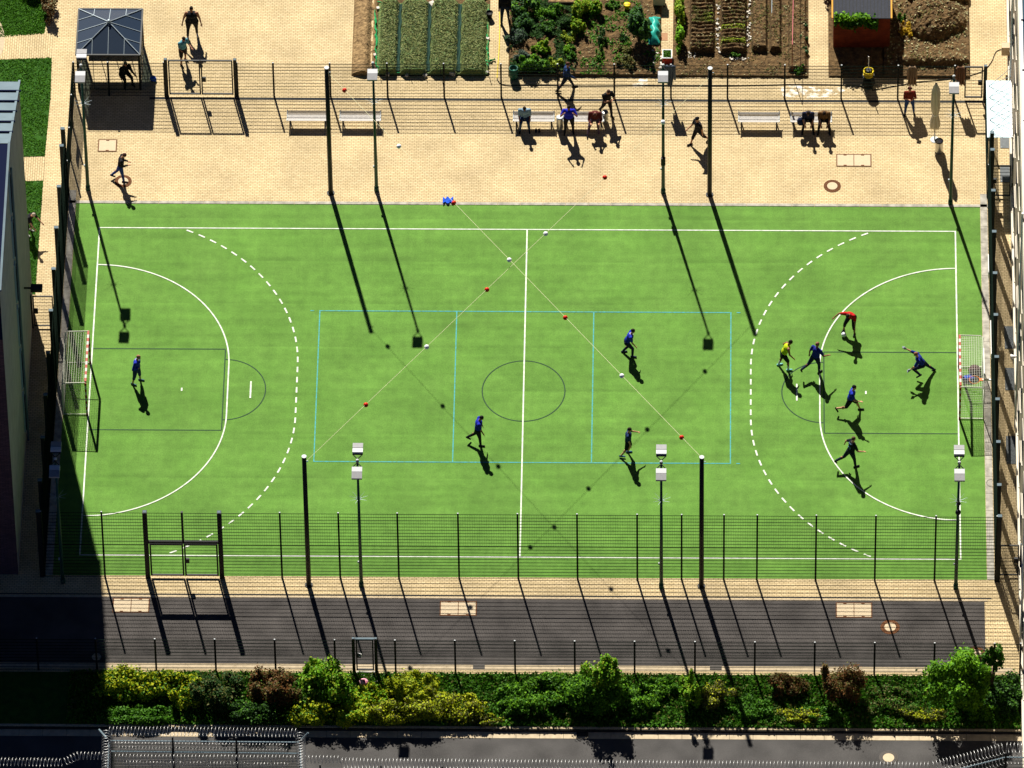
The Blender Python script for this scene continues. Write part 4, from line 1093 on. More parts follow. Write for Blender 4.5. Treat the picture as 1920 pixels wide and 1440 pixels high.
person('person in a dark blue top sitting hunched at the left of two bench sitters', 1515, 236.5, 180, 1.78, lean=22, top=(0.015, 0.02, 0.05), sleeve=0.6, bottom=BLACK, shoe=BLACK, LL=(84, 12, 84), RL=(84, 12, 84), LA=(42, 6, 20, -18), RA=(42, 6, 20, -18), head=(0, 25), seat=0.47, collar=True, group=PG)
person('person in a brown jacket sitting hunched at the right of two bench sitters', 1545, 236.5, 180, 1.80, lean=22, top=(0.13, 0.07, 0.025), sleeve=0.6, bottom=BLACK, shoe=BLACK, LL=(84, 12, 84), RL=(84, 12, 84), LA=(42, 6, 22, -18), RA=(42, 6, 22, -18), head=(0, 30), seat=0.47, skin='skin_dark', fat=1.08, group=PG)
person('person with curly hair, dark red top and blue jeans, arms folded', 1705, 213, 175, 1.72, top=(0.16, 0.022, 0.012), sleeve=0.8, bottom=(0.02, 0.05, 0.16), shoe=BLACK, hair=(0.07, 0.02, 0.015), hairlen='curly', LL=(-2, 9, 2), RL=(4, 9, 2), LA=(25, 12, 80, -45), RA=(28, 12, 85, -45), head=(0, 10), group=PG)
# players
person('goalkeeper in blue with a fair head standing in front of the left goal', 256, 717, 110, 1.80, lean=6, top=BLUE, sleeve=1, bottom=(0.012, 0.03, 0.12), legs='capri', shoe=(0.04, 0.10, 0.13), hair=(0.30, 0.15, 0.09), LL=(8, 6, 6), RL=(-6, 6, 6), LA=(-25, 38, 70, -50), RA=(-10, 36, 70, -55), head=(0, 15), collar=True, skin='skin', group=PL)
person('player in blue shirt and black trousers jogging right of the centre circle', 1177, 665, 90, 1.76, lean=24, top=BLUE, bottom=NAVY, shoe=(0.02, 0.03, 0.06), LL=(10, 4, 45), RL=(38, 4, 40), LA=(-20, 10, 40), RA=(10, 6, 25), head=(0, -5), collar=True, group=PL)
person('player in blue walking right below the centre circle', 889, 832, 90, 1.80, lean=6, top=(0.010, 0.020, 0.34), sleeve=0.6, bottom=BLACK, shoe=BLACK, hair=(0.015, 0.012, 0.012), LL=(-16, 3, 38), RL=(10, 3, 6), LA=(10, 6, 10), RA=(15, 6, 10), head=(0, 25), group=PL, skin='skin_dark', fat=1.08)
person('player in dark blue shirt and shorts stepping right near the blue line', 1171, 853, 92, 1.76, lean=3, top=(0.012, 0.03, 0.10), bottom=BLACK, legs='short', shoe=(0.02, 0.09, 0.22), LL=(14, 4, 30), RL=(-10, 5, 22), LA=(35, 30, 30), RA=(5, 6, 12), skin='skin', head=(0, 10), group=PL)
person('player in a fluorescent yellow bib and black shorts with hands on hips', 1469, 690, 80, 1.80, lean=24, top=(0.50, 0.62, 0.01), sleeve=-1, bottom=BLACK, legs='short', shoe=(0.25, 0.62, 0.66), sock=WHT, LL=(-4, 8, 14), RL=(26, 8, 26), LA=(-28, 34, 60, 10), RA=(8, 14, 30), skin='skin_dark', group=PL, head=(0, 5))
person('player in blue shirt and navy trousers running at the six metre line', 1519, 704, 40, 1.82, lean=10, top=(0.012, 0.020, 0.22), bottom=NAVY, shoe=BLACK, hair=(0.24, 0.10, 0.07), LL=(-32, 12, 50), RL=(12, 4, 14), LA=(-18, 22, 25), RA=(10, 30, 60), skin='skin_dark', group=PL)
person('player in a red shirt bending forward over a football by the six metre line', 1592, 624, 202, 1.78, lean=38, top=(0.50, 0.012, 0.012), bottom=BLACK, legs='capri', shoe=BLACK, LL=(34, 10, 36), RL=(36, 16, 40), LA=(25, 22, 10), RA=(30, 74, 15), skin='skin_dark', head=(0, 25), group=PL)
person('player in bright blue shirt and black shorts running right near the penalty mark', 1590, 772, 95, 1.78, lean=14, side=-6, top=(0.012, 0.030, 0.34), bottom=BLACK, legs='short', shoe=BLACK, LL=(44, 6, 26), RL=(-22, 4, 58), LA=(-20, 30, 40), RA=(30, 40, 80, 20), group=PL, skin='skin', hair=BLACK)
pl21, d21 = person('player in a dark kit with pale blue lettering on the back', 1585, 877, 60, 1.82, lean=10, top=(0.012, 0.014, 0.02), bottom=(0.010, 0.016, 0.035), shoe=BLACK, hair=(0.10, 0.06, 0.035), LL=(-30, 10, 46), RL=(14, 4, 8), LA=(-20, 48, 20), RA=(18, 22, 50), group=PL, skin='skin')
person('goalkeeper in dark blue lunging with one arm raised in front of the right goal', 1738, 703, 268, 1.82, lean=26, side=-6, top=(0.012, 0.025, 0.24), sleeve=0.7, bottom=(0.012, 0.014, 0.05), shoe=BLACK, hair=(0.26, 0.11, 0.06), LL=(70, 10, 112), RL=(-34, 12, 8), LA=(30, 12, 20), RA=(110, 14, 10), gloves=(0.25, 0.28, 0.32), group=PL, skin='skin', head=(0, -5))
person('person in dark clothes on the path between garden plots, cut by the top edge', 947, 40, 180, 1.80, top=BLACK, sleeve=1, bottom=(0.015, 0.025, 0.05), shoe=BLACK, LL=(-8, 4, 3), RL=(14, 4, 6), group=PG)
person('stooping person in black on the lawn beside the grey building', 55, 437, 130, 1.70, lean=42, top=BLACK, bottom=BLACK, legs='capri', shoe=(0.3, 0.3, 0.28), hair=(0.45, 0.38, 0.28), LL=(20, 6, 30), RL=(30, 6, 34), LA=(45, 6, 15), RA=(40, 6, 15), group=PG)
person('person in dark clothes sitting inside the smoked-glass shelter', 234, 152, 150, 1.76, lean=14, top=BLACK, sleeve=1, bottom=BLACK, shoe=BLACK, LL=(80, 8, 82), RL=(74, 10, 70), LA=(20, 12, 60), RA=(30, 30, 70), seat=0.47, group=PG)
# lettering on the dark shirt: name band and number
def lettering(e, d_):
    me = MB(); mt = d_['mt']; base = d_['chest']-d_['fw']*0.132+d_['spine']*0.04
    def bar(x, z, w_, h): me.box(base+mt @ Vector((x, -0.004 if abs(x) < .06 else 0.010, z)), (w_, 0.012, h), rx=0)
    x = -0.105
    for wd in (0.024, 0.018, 0.024, 0.02, 0.024, 0.018): bar(x+wd/2, 0.06, wd, 0.04); x += wd+0.012
    o = me.build('name_lettering', cm((0.20, 0.36, 0.62)), e)
    me = MB(); base = d_['waist']-d_['fw']*0.128+d_['spine']*0.09
    segs = {'2': [(0, 0.06, 1), (0.03, 0.03, 0), (0, 0, 1), (-0.03, -0.03, 0), (0, -0.06, 1)], '4': [(-0.03, 0.03, 0), (0, 0, 1), (0.03, 0.03, 0), (0.03, -0.03, 0)]}
    for ch, x in (('2', -0.055), ('4', 0.045)):
        for sx, sz, hor in segs[ch]:
            me.box(base+mt @ Vector((x+sx, -0.002, sz)), (0.07 if hor else 0.018, 0.012, 0.018 if hor else 0.06))
    me.build('number_lettering', cm((0.16, 0.34, 0.62)), e)
lettering(pl21, d21)

# ------------------------------------------------------------------ small things
def blob(mb, c, r, n=14, k=9, amp=0.18, seed=0):
    i0 = len(mb.v); mb.ell(c, r, n, k)
    for i in range(i0, len(mb.v)):
        p = Vector(mb.v[i]); q = 1+amp*(float(fbm(p.x*9+seed, p.y*9+p.z*7))-0.5)*2; mb.v[i] = tuple(Vector(c)+(p-Vector(c))*q)
def bag(u, v, r, m, lab, name='bag', strap=True, z=0.0):
    x, y = G(u, v, z); e = MB(); blob(e, (0, 0, r[2]*0.9), r, seed=u); blob(e, (r[0]*0.5, -r[1]*0.4, r[2]*0.6), (r[0]*0.5, r[1]*0.5, r[2]*0.55), seed=v)
    if strap: e.tube([(r[0]*0.6*math.cos(t), r[1]*0.3, r[2]*1.6+r[2]*0.5*math.sin(t)) for t in np.linspace(0.1, 3.0, 9)], 0.012, 5)
    o = e.build(name, m, smooth=True); o.location = (x, y, z); tag(o, lab, name.replace('_', ' ')); return o
bag(1827, 700, (0.30, 0.24, 0.22), M['brown_cloth'], 'dark brown holdall lying inside the right goal')
bag(1816, 712, (0.26, 0.16, 0.12), M['blue_cloth2'] if 'blue_cloth2' in M else M['blue_cloth'], 'blue bag lying in front of the dark holdall inside the right goal')
bag(287, 151, (0.16, 0.13, 0.13), M['blue_cloth'], 'blue plastic bag beside the smoked-glass shelter')
bag(1500, 233, (0.13, 0.17, 0.20), cm((0.012, 0.02, 0.06)), 'dark blue backpack on the bench beside the two sitters', 'backpack', z=0.47)
e = MB(); X, Y = G(840, 378)
nx_, ny_ = 14, 10; vs = []; 
for j in range(ny_):
    for i in range(nx_):
        a = (i/(nx_-1)-0.5)*0.46; b = (j/(ny_-1)-0.5)*0.30*(0.5+0.9*abs(math.cos(i*0.5))); vs.append((a, b, 0.04+0.10*float(fbm(a*9+3, b*9+5))))
i0 = [(j*nx_+i, j*nx_+i+1, (j+1)*nx_+i+1, (j+1)*nx_+i) for j in range(ny_-1) for i in range(nx_-1)]
e.add(vs, i0); o = e.build('cloth', M['blue_cloth'], smooth=True); o.location = (X, Y, 0.0)
sm_ = o.modifiers.new('t', 'SOLIDIFY'); sm_.thickness = 0.02; tag(o, 'crumpled bright blue cloth at the edge of the pitch by a red ball', 'cloth')
# football
x, y = G(1582, 631); m = MB(); m.ell((0, 0, 0.11), (0.11,)*3, 18, 12); o = m.build('football', M['ball_white'], smooth=True); o.location = (x, y, 0.008)
m = MB()
for t, f_ in ((0.4, 0.9), (1.9, 0.3), (3.2, 1.0), (4.6, 0.2), (5.5, 0.8)): m.ell((0.075*math.cos(t)*math.cos(f_), 0.075*math.sin(t)*math.cos(f_), 0.11+0.085*math.sin(f_)), (0.038, 0.038, 0.034), 6, 5)
m.build('panels', M['blue_cloth'], o); tag(o, 'white football at the feet of the bending player in red', 'football')
# pink ball
x, y = G(682, 1284); m = MB(); m.lathe([(0.02, 0.20), (0.05, 0.24), (0.12, 0.25), (0.19, 0.20), (0.20, 0.12), (0.17, 0.04), (0.08, 0.0)], 24); o = m.build('ball', M['pink'], smooth=True); o.location = (x, y, 0.01)
m = MB(); m.cyl((0, 0, 0.20), (0, 0, 0.246), 0.035, 0.035, 12); m.build('hub', M['black_cloth'], o); tag(o, 'pink and white round buoy on the step behind the pedestrian gate', 'buoy')
x0, y1 = G(668, 1258); x1, y0 = G(708, 1292)
struct('gate_step', MB().box(((x0+x1)/2, (y0+y1)/2, 0.005), (x1-x0, y1-y0, 0.03)), M['kerb_grey'])
# bins
def bin_(u, v, r, h, lidm, lab):
    x, y = G(u, v); e = empty('litter_bin', (x, y, 0), lab, 'litter bin', 'round steel litter bins')
    m = MB(); m.lathe([(r*0.96, 0.03), (r, 0.06), (r, h-0.04), (r*0.98, h-0.03)], 20); sharp(m.build('drum', M['steel'], e, True))
    m = MB(); m.cyl((0, 0, 0), (0, 0, 0.04), r*0.7, r*0.7, 14); m.build('foot', M['black_steel'], e)
    m = MB(); m.lathe([(r*1.06, h-0.03), (r*1.08, h), (r*0.9, h+0.03), (r*0.35, h+0.035)] if lidm is M['cap'] else [(r*1.06, h-0.05), (r*1.08, h), (r*0.9, h), (r*0.8, h-0.04)], 20); m.build('lid', lidm, e)
bin_(1050, 243, 0.15, 0.78, M['cap'], 'round steel bin with a white lid between two benches')
bin_(1134.5, 228, 0.13, 0.62, M['lamp_grey'], 'round steel bin at the right end of the dark red jacket wearer\'s bench')
bin_(1760.5, 285, 0.17, 0.72, M['black_steel'], 'round steel bin with a dark open top at the foot of the folded parasol')
# parasol
x, y = G(1752.5, 262); e = empty('parasol', (x, y, 0), 'tall folded beige parasol tied at the waist beside the lamp post', 'parasol')
m = MB(); m.cyl((0, 0, 0), (0, 0, 3.55), 0.022, 0.022, 8); m.build('pole', M['wood_dark'] if 'wood_dark' in M else M['black_steel'], e)
fold = lambda t, z: 0.20*math.sin(7*t+z*1.3)+0.08*math.sin(13*t-z*2)
m = MB(); m.lathe([(0.10, 0.72), (0.19, 0.80), (0.20, 0.95), (0.19, 1.15), (0.15, 1.40), (0.115, 1.60), (0.13, 1.75), (0.165, 2.0), (0.175, 2.4), (0.17, 2.8), (0.175, 3.05), (0.13, 3.25), (0.06, 3.48), (0.03, 3.52)], 56, fold=fold); m.build('canvas', M['beige_cloth'], e, True)
m = MB(); m.cyl((0, 0, 1.58), (0, 0, 1.64), 0.135, 0.135, 14); m.build('tie', M['white'], e)
m = MB(); m.ell((0, 0, 3.54), (0.05, 0.05, 0.05), 10, 6); m.build('finial', M['black_steel'], e, True)
m = MB(); m.cyl((0, 0, 0), (0, 0, 0.35), 0.035, 0.03, 10); m.cyl((0, 0, 0), (0, 0, 0.02), 0.2, 0.2, 20); m.build('foot', M['cap'], e)
# garments hung on the far fence
def garment(u, vtop, vbot, w_, m, lab, wt=0.45, wb=1.0):
    z1 = 2.12; x, y = G(u, 181); h = (vbot-vtop)/29.9; e = MB(); nx_, nz_ = 17, 14; vs = []
    for j in range(nz_):
        t = j/(nz_-1); ww = w_*(wt+(wb-wt)*t); 
        for i in range(nx_):
            s = i/(nx_-1)-0.5; zz = z1-h*t-(0.10*abs(math.sin(i*1.1))*t if t > 0.8 else 0)
            vs.append((s*ww, -0.10-0.05*math.sin(i*1.3+t)*(0.3+t)-0.04*math.sin(t*3), zz))
    fs = [(j*nx_+i, j*nx_+i+1, (j+1)*nx_+i+1, (j+1)*nx_+i) for j in range(nz_-1) for i in range(nx_-1)]
    e.add(vs, fs); o = e.build('jacket', m, smooth=True); o.location = (x, 18.0, 0); md = o.modifiers.new('t', 'SOLIDIFY'); md.thickness = 0.02
    # sleeves folded over the rail
    for s in (-1, 1):
        sl_ = MB(); sl_.tube([(s*w_*0.22, -0.06, z1-0.02), (s*w_*0.40, -0.12, z1-0.18), (s*w_*0.46, -0.14, z1-h*0.7)], [0.05, 0.06, 0.045], 8); sl_.build('sleeve', m, o, True)
    tag(o, lab, 'jacket', 'garments hung over the far fence')
garment(1709, 122, 154, 0.42, M['tan_cloth'], 'grey-beige garment hung on the far fence above the woman in dark red')
garment(1799, 121, 152, 0.40, mat('brown_wool', (0.14, 0.07, 0.04), 0.9), 'brown garment hung on the far fence beside the lamp head, near the open gate')
garment(1256, 118, 154, 0.50, M['grey_cloth'], 'dark grey garment hung on the far fence behind the lamp head', wt=1.1, wb=0.3)
# hose reel
x, y = G(1628, 172); e = empty('hose_reel', (x, y+0.35, 0), 'yellow hose wound on a black reel beyond the far fence', 'hose reel')
m = MB()
for k in range(8):
    m.tube([((0.20+0.02*math.sin(k*2))*math.cos(t), (0.20+0.02*math.cos(k))*math.sin(t), 0.72+k*0.036+0.008*math.sin(3*t+k)) for t in np.linspace(0, 2*math.pi, 22)], 0.021, 6)
m.build('hose_coil', M['yellow'], e, True)
m = MB(); m.cyl((0, 0, 0.66), (0, 0, 0.70), 0.27, 0.27, 22); m.cyl((0, 0, 0.70), (0, 0, 1.04), 0.12, 0.12, 14)
for t in (0.5, 2.1, 3.7, 5.3): m.tube([(0.24*math.cos(t), 0.24*math.sin(t), 0.68), (0.33*math.cos(t), 0.33*math.sin(t), 0.0)], 0.02, 6)
m.build('reel_frame', M['black_steel'], e)
m = MB(); m.cyl((0, 0.05, 1.0), (0, 0.12, 1.75), 0.02, 0.02, 8); m.build('handle', M['white'], e)
m = MB(); m.lathe([(0.22, 0), (0.25, 0.15), (0.25, 0.52), (0.2, 0.55)], 18); m.build('tub', M['hose'], e, True)
def hose(pts, r, m, lab, z=0.02):
    P = [Vector((*G(u, v), z)) for u, v in pts]; out = []
    for i in range(len(P)-1):
        p0, p1, p2, p3 = P[max(i-1, 0)], P[i], P[i+1], P[min(i+2, len(P)-1)]
        for t in np.linspace(0, 1, 8, endpoint=False): out.append(0.5*((2*p1)+(-p0+p2)*t+(2*p0-5*p1+4*p2-p3)*t*t+(-p0+3*p1-3*p2+p3)*t**3))
    out.append(P[-1]); b = MB(); b.tube(out, r, 6); tag(b.build('hose', m, smooth=True), lab, 'hose')
hose([(932, 148), (938, 157), (955, 161), (1000, 160), (1100, 161.5), (1200, 161), (1330, 161.5), (1440, 160), (1500, 159), (1600, 161), (1622, 167)], 0.02, M['hose'], 'black hose lying along the paving behind the far fence')
hose([(1636, 170), (1660, 165), (1690, 160), (1720, 154), (1760, 151), (1800, 146), (1840, 135), (1858, 118), (1866, 100), (1874, 94), (1884, 94)], 0.018, M['hose'], 'black cable curving from the hose reel to the box on the cream wall')
hose([(936, -30), (935, 0), (937, 40), (936, 90), (933, 130), (932, 148)], 0.02, M['yellow'], 'yellow hose lying along the path between the garden plots')
# shoes under bench
for k, (u, v) in enumerate(((1005, 247), (1011, 247))):
    x, y = G(u, v); m = MB(); m.ell((0, 0, 0.05), (0.05, 0.13, 0.05), 10, 6); m.ell((0, 0.07, 0.08), (0.045, 0.05, 0.05), 8, 5)
    o = m.build('shoe', M['black_cloth'], smooth=True); o.location = (x, y, 0); tag(o, 'black shoe of the pair left by the bench of the man in pale blue', 'shoe', 'pair of black shoes')

# ------------------------------------------------------------------ vegetable garden
gy0 = 19.30; gtop = 27.0
gx = lambda u: G(u, 60)[0]
def soil_fn(amp, s): return lambda X, Y: 0.02+amp*fbm(X, Y, s)+0.4*amp*fbm(X+9, Y, s*3)
# left tan strip
o = hfield('soil', gx(662), gx(704), gy0, gtop, 0.06, lambda X, Y: 0.03+0.10*fbm(X, Y, 2.2)+0.05*fbm(X, Y, 8)-0.16*np.exp(-((X-gx(697))/0.13)**2)+0.16*np.exp(-((X-gx(684))/0.3)**2), M['soil_tan'], skirt=0.005); tag(o, kind='structure')
# netted beds
nu = [710, 749.5, 805.5, 862, 915]
def netfn(X, Y):
    z = 0.02*np.ones_like(X)
    for a, b in zip(nu[:-1], nu[1:]):
        xa, xb = gx(a)+0.07, gx(b)-0.07; t = np.clip((X-xa)/(xb-xa), 0, 1); ins = (X > xa) & (X < xb)
        z = np.where(ins, 0.05+0.25*np.minimum(1, np.minimum(t, 1-t)*7), z)
    return z+0.07*fbm(X, Y, 5)+0.06*fbm(X, Y, 13)
o = hfield('garden_net', gx(708), gx(918), gy0+0.05, G(800, 8)[1], 0.04, netfn, M['net_cloth'], skirt=0.01)
tag(o, 'green protective net stretched over four straw-covered beds', 'garden net')
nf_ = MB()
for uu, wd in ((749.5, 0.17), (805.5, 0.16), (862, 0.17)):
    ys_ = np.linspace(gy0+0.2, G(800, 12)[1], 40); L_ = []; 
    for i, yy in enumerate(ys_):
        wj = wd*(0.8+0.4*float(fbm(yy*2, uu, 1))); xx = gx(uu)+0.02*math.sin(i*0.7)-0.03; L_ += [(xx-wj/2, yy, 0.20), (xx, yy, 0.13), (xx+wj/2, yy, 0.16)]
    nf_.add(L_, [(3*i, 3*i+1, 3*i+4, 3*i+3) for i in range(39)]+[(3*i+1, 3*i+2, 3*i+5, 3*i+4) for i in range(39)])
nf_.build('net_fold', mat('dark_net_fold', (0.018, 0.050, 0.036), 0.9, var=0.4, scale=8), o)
# straw scatter on it (stuff)
n = 15000; X = rng.uniform(gx(710), gx(914), n); Y = rng.uniform(gy0+0.15, G(800, 12)[1], n); Z = netfn(X, Y)+0.01; k = Z > 0.17; X, Y, Z = X[k], Y[k], Z[k]
tag(quads('straw_cover', np.column_stack([X, Y, Z]), np.column_stack([rng.normal(size=len(X))*.6, rng.normal(size=len(X))*.6, np.ones(len(X))]), 0.05, LM['straw'], aspect=2.2), kind='stuff')
# edge of the net: crumpled bright strips
nb = MB()
def crumple(pts, r):
    P = [Vector((*G(u, v), 0.06)) for u, v in pts]; out = []
    for i in range(len(P)-1):
        for t in np.linspace(0, 1, 7, endpoint=False):
            q = P[i].lerp(P[i+1], t); out.append(q+Vector((random.uniform(-.04, .04), random.uniform(-.04, .04), random.uniform(-.03, .04))))
    nb.tube(out, [r*random.uniform(0.4, 1.3) for _ in out], 5)
crumple([(704, 20), (705, 50), (706, 80), (704, 105), (707, 125), (712, 138)], 0.05); crumple([(708, 5), (740, 12), (775, 10), (800, 6)], 0.03); crumple([(860, 14), (885, 13), (905, 3), (915, -5)], 0.045)
crumple([(916, 20), (915, 60), (914, 100), (916, 118), (930, 113)], 0.045); crumple([(895, 98), (905, 108), (912, 120), (917, 128)], 0.05); crumple([(712, 138), (740, 139), (800, 140), (860, 139), (912, 139)], 0.022)
tag(nb.build('net_hem', M['net_green']), 'bright green bunched hem around the netted beds', 'net edging')
struct('soil', MB().sheet([(gx(700), gy0), (gx(918), gy0), (gx(918), gtop), (gx(700), gtop)], 0.006), M['soil'])
def stone(u, v, s, lab, m='stone', grp='stones holding down the green net'):
    x, y = G(u, v); b = MB(); b.box((0, 0, s*0.35), (s, s*0.8, s*0.6), rz=random.random()*3)
    for i in range(len(b.v)): b.v[i] = tuple(c*(0.85+0.3*random.random()) for c in b.v[i])
    o = b.build('stone', M[m]); o.location = (x, y, 0.01); md = o.modifiers.new('b', 'BEVEL'); md.width = s*0.12; md.segments = 2
    tag(o, lab, 'stone', grp)
SL = 'pale stone weighing down the rim of the green net'
for u, v, s in ((709, 17, 0.17), (811, 12, 0.30), (703, 105, 0.15), (706, 138, 0.15), (727, 142, 0.20), (763, 143, 0.16), (797, 143, 0.18), (849, 140, 0.26), (914, 74, 0.17), (914, 137, 0.15)): stone(u, v, s, SL)
x, y = G(918, 33); m = MB(); m.lathe([(0.10, 0), (0.15, 0.32), (0.165, 0.33), (0.14, 0.30), (0.1, 0.26)], 16); o = m.build('plant_pot', M['hose'], smooth=True); o.location = (x, y, 0); tag(o, 'black plant pot on the path beside the netted beds', 'plant pot')
def stake(u, v, h, lean, lab, m='black_steel'):
    x, y = G(u, v); b = MB(); b.tube([(0, 0, 0), (lean, 0, h)], 0.015, 5); o = b.build('stake', M[m]); o.location = (x, y, 0); tag(o, lab, 'stake', 'thin stakes along the net')
for u, v, h in ((712, 140, 0.5), (768, 142, 0.45), (796, 142, 0.4), (827, 143, 0.85), (852, 143, 0.4), (916, 141, 0.6)): stake(u, v, h, random.uniform(-.05, .05), 'thin dark stake at the lower rim of the netted beds')
# middle plot, right plots, far right plot
def plot(u0, u1, fn, m='soil', y0=gy0, y1=gtop, res=0.06):
    o = hfield('soil', gx(u0), gx(u1), y0, y1, res, fn, M[m], skirt=0.006); tag(o, kind='structure'); return o
plot(955, 1240, lambda X, Y: 0.03+0.10*fbm(X, Y, 1.6)+0.09*fbm(X, Y, 6))
xa, xb = gx(1262), gx(1516)
def bed(u0, u1, v0, v1, amp, rows, phase=0):
    return (gx(u0), gx(u1), G(0, v1)[1] if False else G((u0+u1)/2, v1)[1], G((u0+u1)/2, v0)[1], amp, rows, phase)
beds = [bed(1292, 1341, -60, 103, 0.28, 0.16), bed(1350, 1401, -60, 104, 0.28, 0.16), bed(1408, 1440, -60, 100, 0.24, 0), bed(1442, 1466, -60, 101, 0.22, 0), bed(1477, 1513, -60, 138, 0.16, 0)]
def bedfn(X, Y):
    z = 0.03+0.06*fbm(X, Y, 3)+0.04*fbm(X, Y, 9)
    for x0, x1, y0, y1, a, r, ph in beds:
        d = np.minimum(np.minimum(X-x0, x1-X), np.minimum(Y-y0, y1-Y)); k = np.clip(d/0.12, 0, 1); k = k*k*(3-2*k)
        bz = a+0.08*fbm(X, Y, 5)+0.05*fbm(X, Y, 14)
        if r: bz = bz+0.045*np.sin(2*math.pi*(Y+0.03*np.sin(X*6))/0.235)*(fbm(X, Y, 1.1) > 0.25)
        z = z+k*bz
    return z
plot(1262, 1516, bedfn, 'soil', res=0.035)
mounds = [(1753, 40, 1.25, 1.15, 0.55), (1795, -8, 0.9, 0.5, 0.4), (1725, -8, 0.7, 0.5, 0.35), (1750, 118, 1.5, 0.28, 0.30)]
mc = [(*G(u, v), rx, ry, h) for u, v, rx, ry, h in mounds]
def rf_(X, Y):
    z = 0.03+0.10*fbm(X, Y, 2)+0.07*fbm(X, Y, 8)
    for x, y, rx, ry, h in mc:
        q = ((X-x)/rx)**2+((Y-y)/ry)**2; q = q+0.7*(fbm(X, Y, 1.7)-0.5); z = z+h*np.clip(1.25-q, 0, 1)**0.5*(q < 1.25)*(0.75+0.5*fbm(X+4, Y, 5))
    return z
plot(1655, 1818, rf_, 'soil', res=0.05)
plot(1553, 1655, soil_fn(0.08, 3), 'soil')
# clods and dry leaves as stuff
def scatter(name, u0, u1, v0, v1, n, size, m, fn, aspect=1.5, th=0.0):
    a = gx(u0), gx(u1); b = G(0, v1)[1], G(0, v0)[1]; X = rng.uniform(min(a), max(a), n); Y = rng.uniform(min(b), max(b), n)
    if th: k = fbm(X, Y, 1.5) > th; X, Y = X[k], Y[k]
    Z = fn(X, Y)+0.02+rng.random(len(X))*0.02
    nr = np.column_stack([rng.normal(size=len(X))*.5, rng.normal(size=len(X))*.5, np.ones(len(X))])
    tag(quads(name, np.column_stack([X, Y, Z]), nr, size*(0.6+0.8*rng.random(len(X))), m, aspect=aspect), kind='stuff')
mid_fn = lambda X, Y: 0.03+0.10*fbm(X, Y, 1.6)+0.09*fbm(X, Y, 6)
scatter('dry_leaves', 1662, 1815, 0, 130, 500, 0.07, LM['pale'], rf_)
scatter('dry_leaves', 958, 1238, 0, 138, 500, 0.05, LM['pale'], mid_fn)
scatter('dry_leaves', 1265, 1514, 0, 138, 450, 0.05, LM['pale'], bedfn)
scatter('soil_weeds', 1265, 1514, 0, 138, 2600, 0.05, LM['olive'], bedfn, th=0.55)
scatter('soil_weeds', 958, 1238, 0, 138, 6500, 0.07, LM['mid'], mid_fn, th=0.5)
scatter('soil_weeds', 958, 1080, 0, 138, 9000, 0.07, LM['dark'], lambda X, Y: mid_fn(X, Y)+0.08, th=0.42)
scatter('soil_weeds', 1662, 1815, 0, 130, 900, 0.06, LM['olive'], rf_, th=0.55)
scatter('sprouts', 1298, 1337, 18, 50, 800, 0.04, LM['olive'], bedfn, th=0.35)
scatter('sprouts', 1298, 1337, 18, 50, 500, 0.04, LM['lime'], bedfn, th=0.45)
scatter('sprouts', 1352, 1398, 52, 60, 200, 0.045, LM['lime'], bedfn)
scatter('sprouts', 1352, 1398, 78, 86, 240, 0.045, LM['lime'], bedfn)
# rubble (stuff)
def rubble(u0, u1, v0, v1, n, s):
    b = MB()
    for k in range(n):
        x, y = G(random.uniform(u0, u1), random.uniform(v0, v1)); r = s*random.uniform(0.4, 1); b.box((x, y, 0.1+r*0.2), (r, r*0.7, r*0.5), rz=random.random()*3, rx=random.random())
    tag(b.build('rubble', M['stone']), kind='stuff')
rubble(1343, 1350, 12, 102, 34, 0.13); rubble(1401, 1408, 5, 96, 30, 0.12); rubble(1290, 1306, 100, 112, 26, 0.09); rubble(1365, 1405, 110, 116, 22, 0.09); rubble(1224, 1248, 98, 132, 42, 0.12)
# chalky stain behind the fence
def stain(px, nm='chalk_stain'):
    m_ = bpy.data.materials.new('chalk_stain'); m_.use_nodes = True; nt = m_.node_tree; b = nt.nodes['Principled BSDF']; b.inputs['Base Color'].default_value = (0.75, 0.68, 0.52, 1)
    g = nt.nodes.new('ShaderNodeNewGeometry'); n = nt.nodes.new('ShaderNodeTexNoise'); n.inputs['Scale'].default_value = 3.5; n.inputs['Detail'].default_value = 8
    r = nt.nodes.new('ShaderNodeMapRange'); r.inputs['From Min'].default_value = 0.45; r.inputs['From Max'].default_value = 0.6; t = nt.nodes.new('ShaderNodeBsdfTransparent'); mx = nt.nodes.new('ShaderNodeMixShader')
    for a, c in ((g.outputs['Position'], n.inputs['Vector']), (n.outputs['Fac'], r.inputs['Value']), (r.outputs['Result'], mx.inputs['Fac']), (t.outputs[0], mx.inputs[1]), (b.outputs[0], mx.inputs[2]), (mx.outputs[0], nt.nodes['Material Output'].inputs['Surface'])): nt.links.new(a, c)
    struct(nm, MB().sheet([G(*p) for p in px], 0.004), m_)
stain([(1468, 180), (1464, 165), (1490, 157), (1530, 165), (1560, 167), (1600, 158), (1590, 168), (1560, 180), (1520, 186)][::-1])
stain([(1185, 162), (1190, 147), (1214, 147), (1216, 158), (1200, 164)])

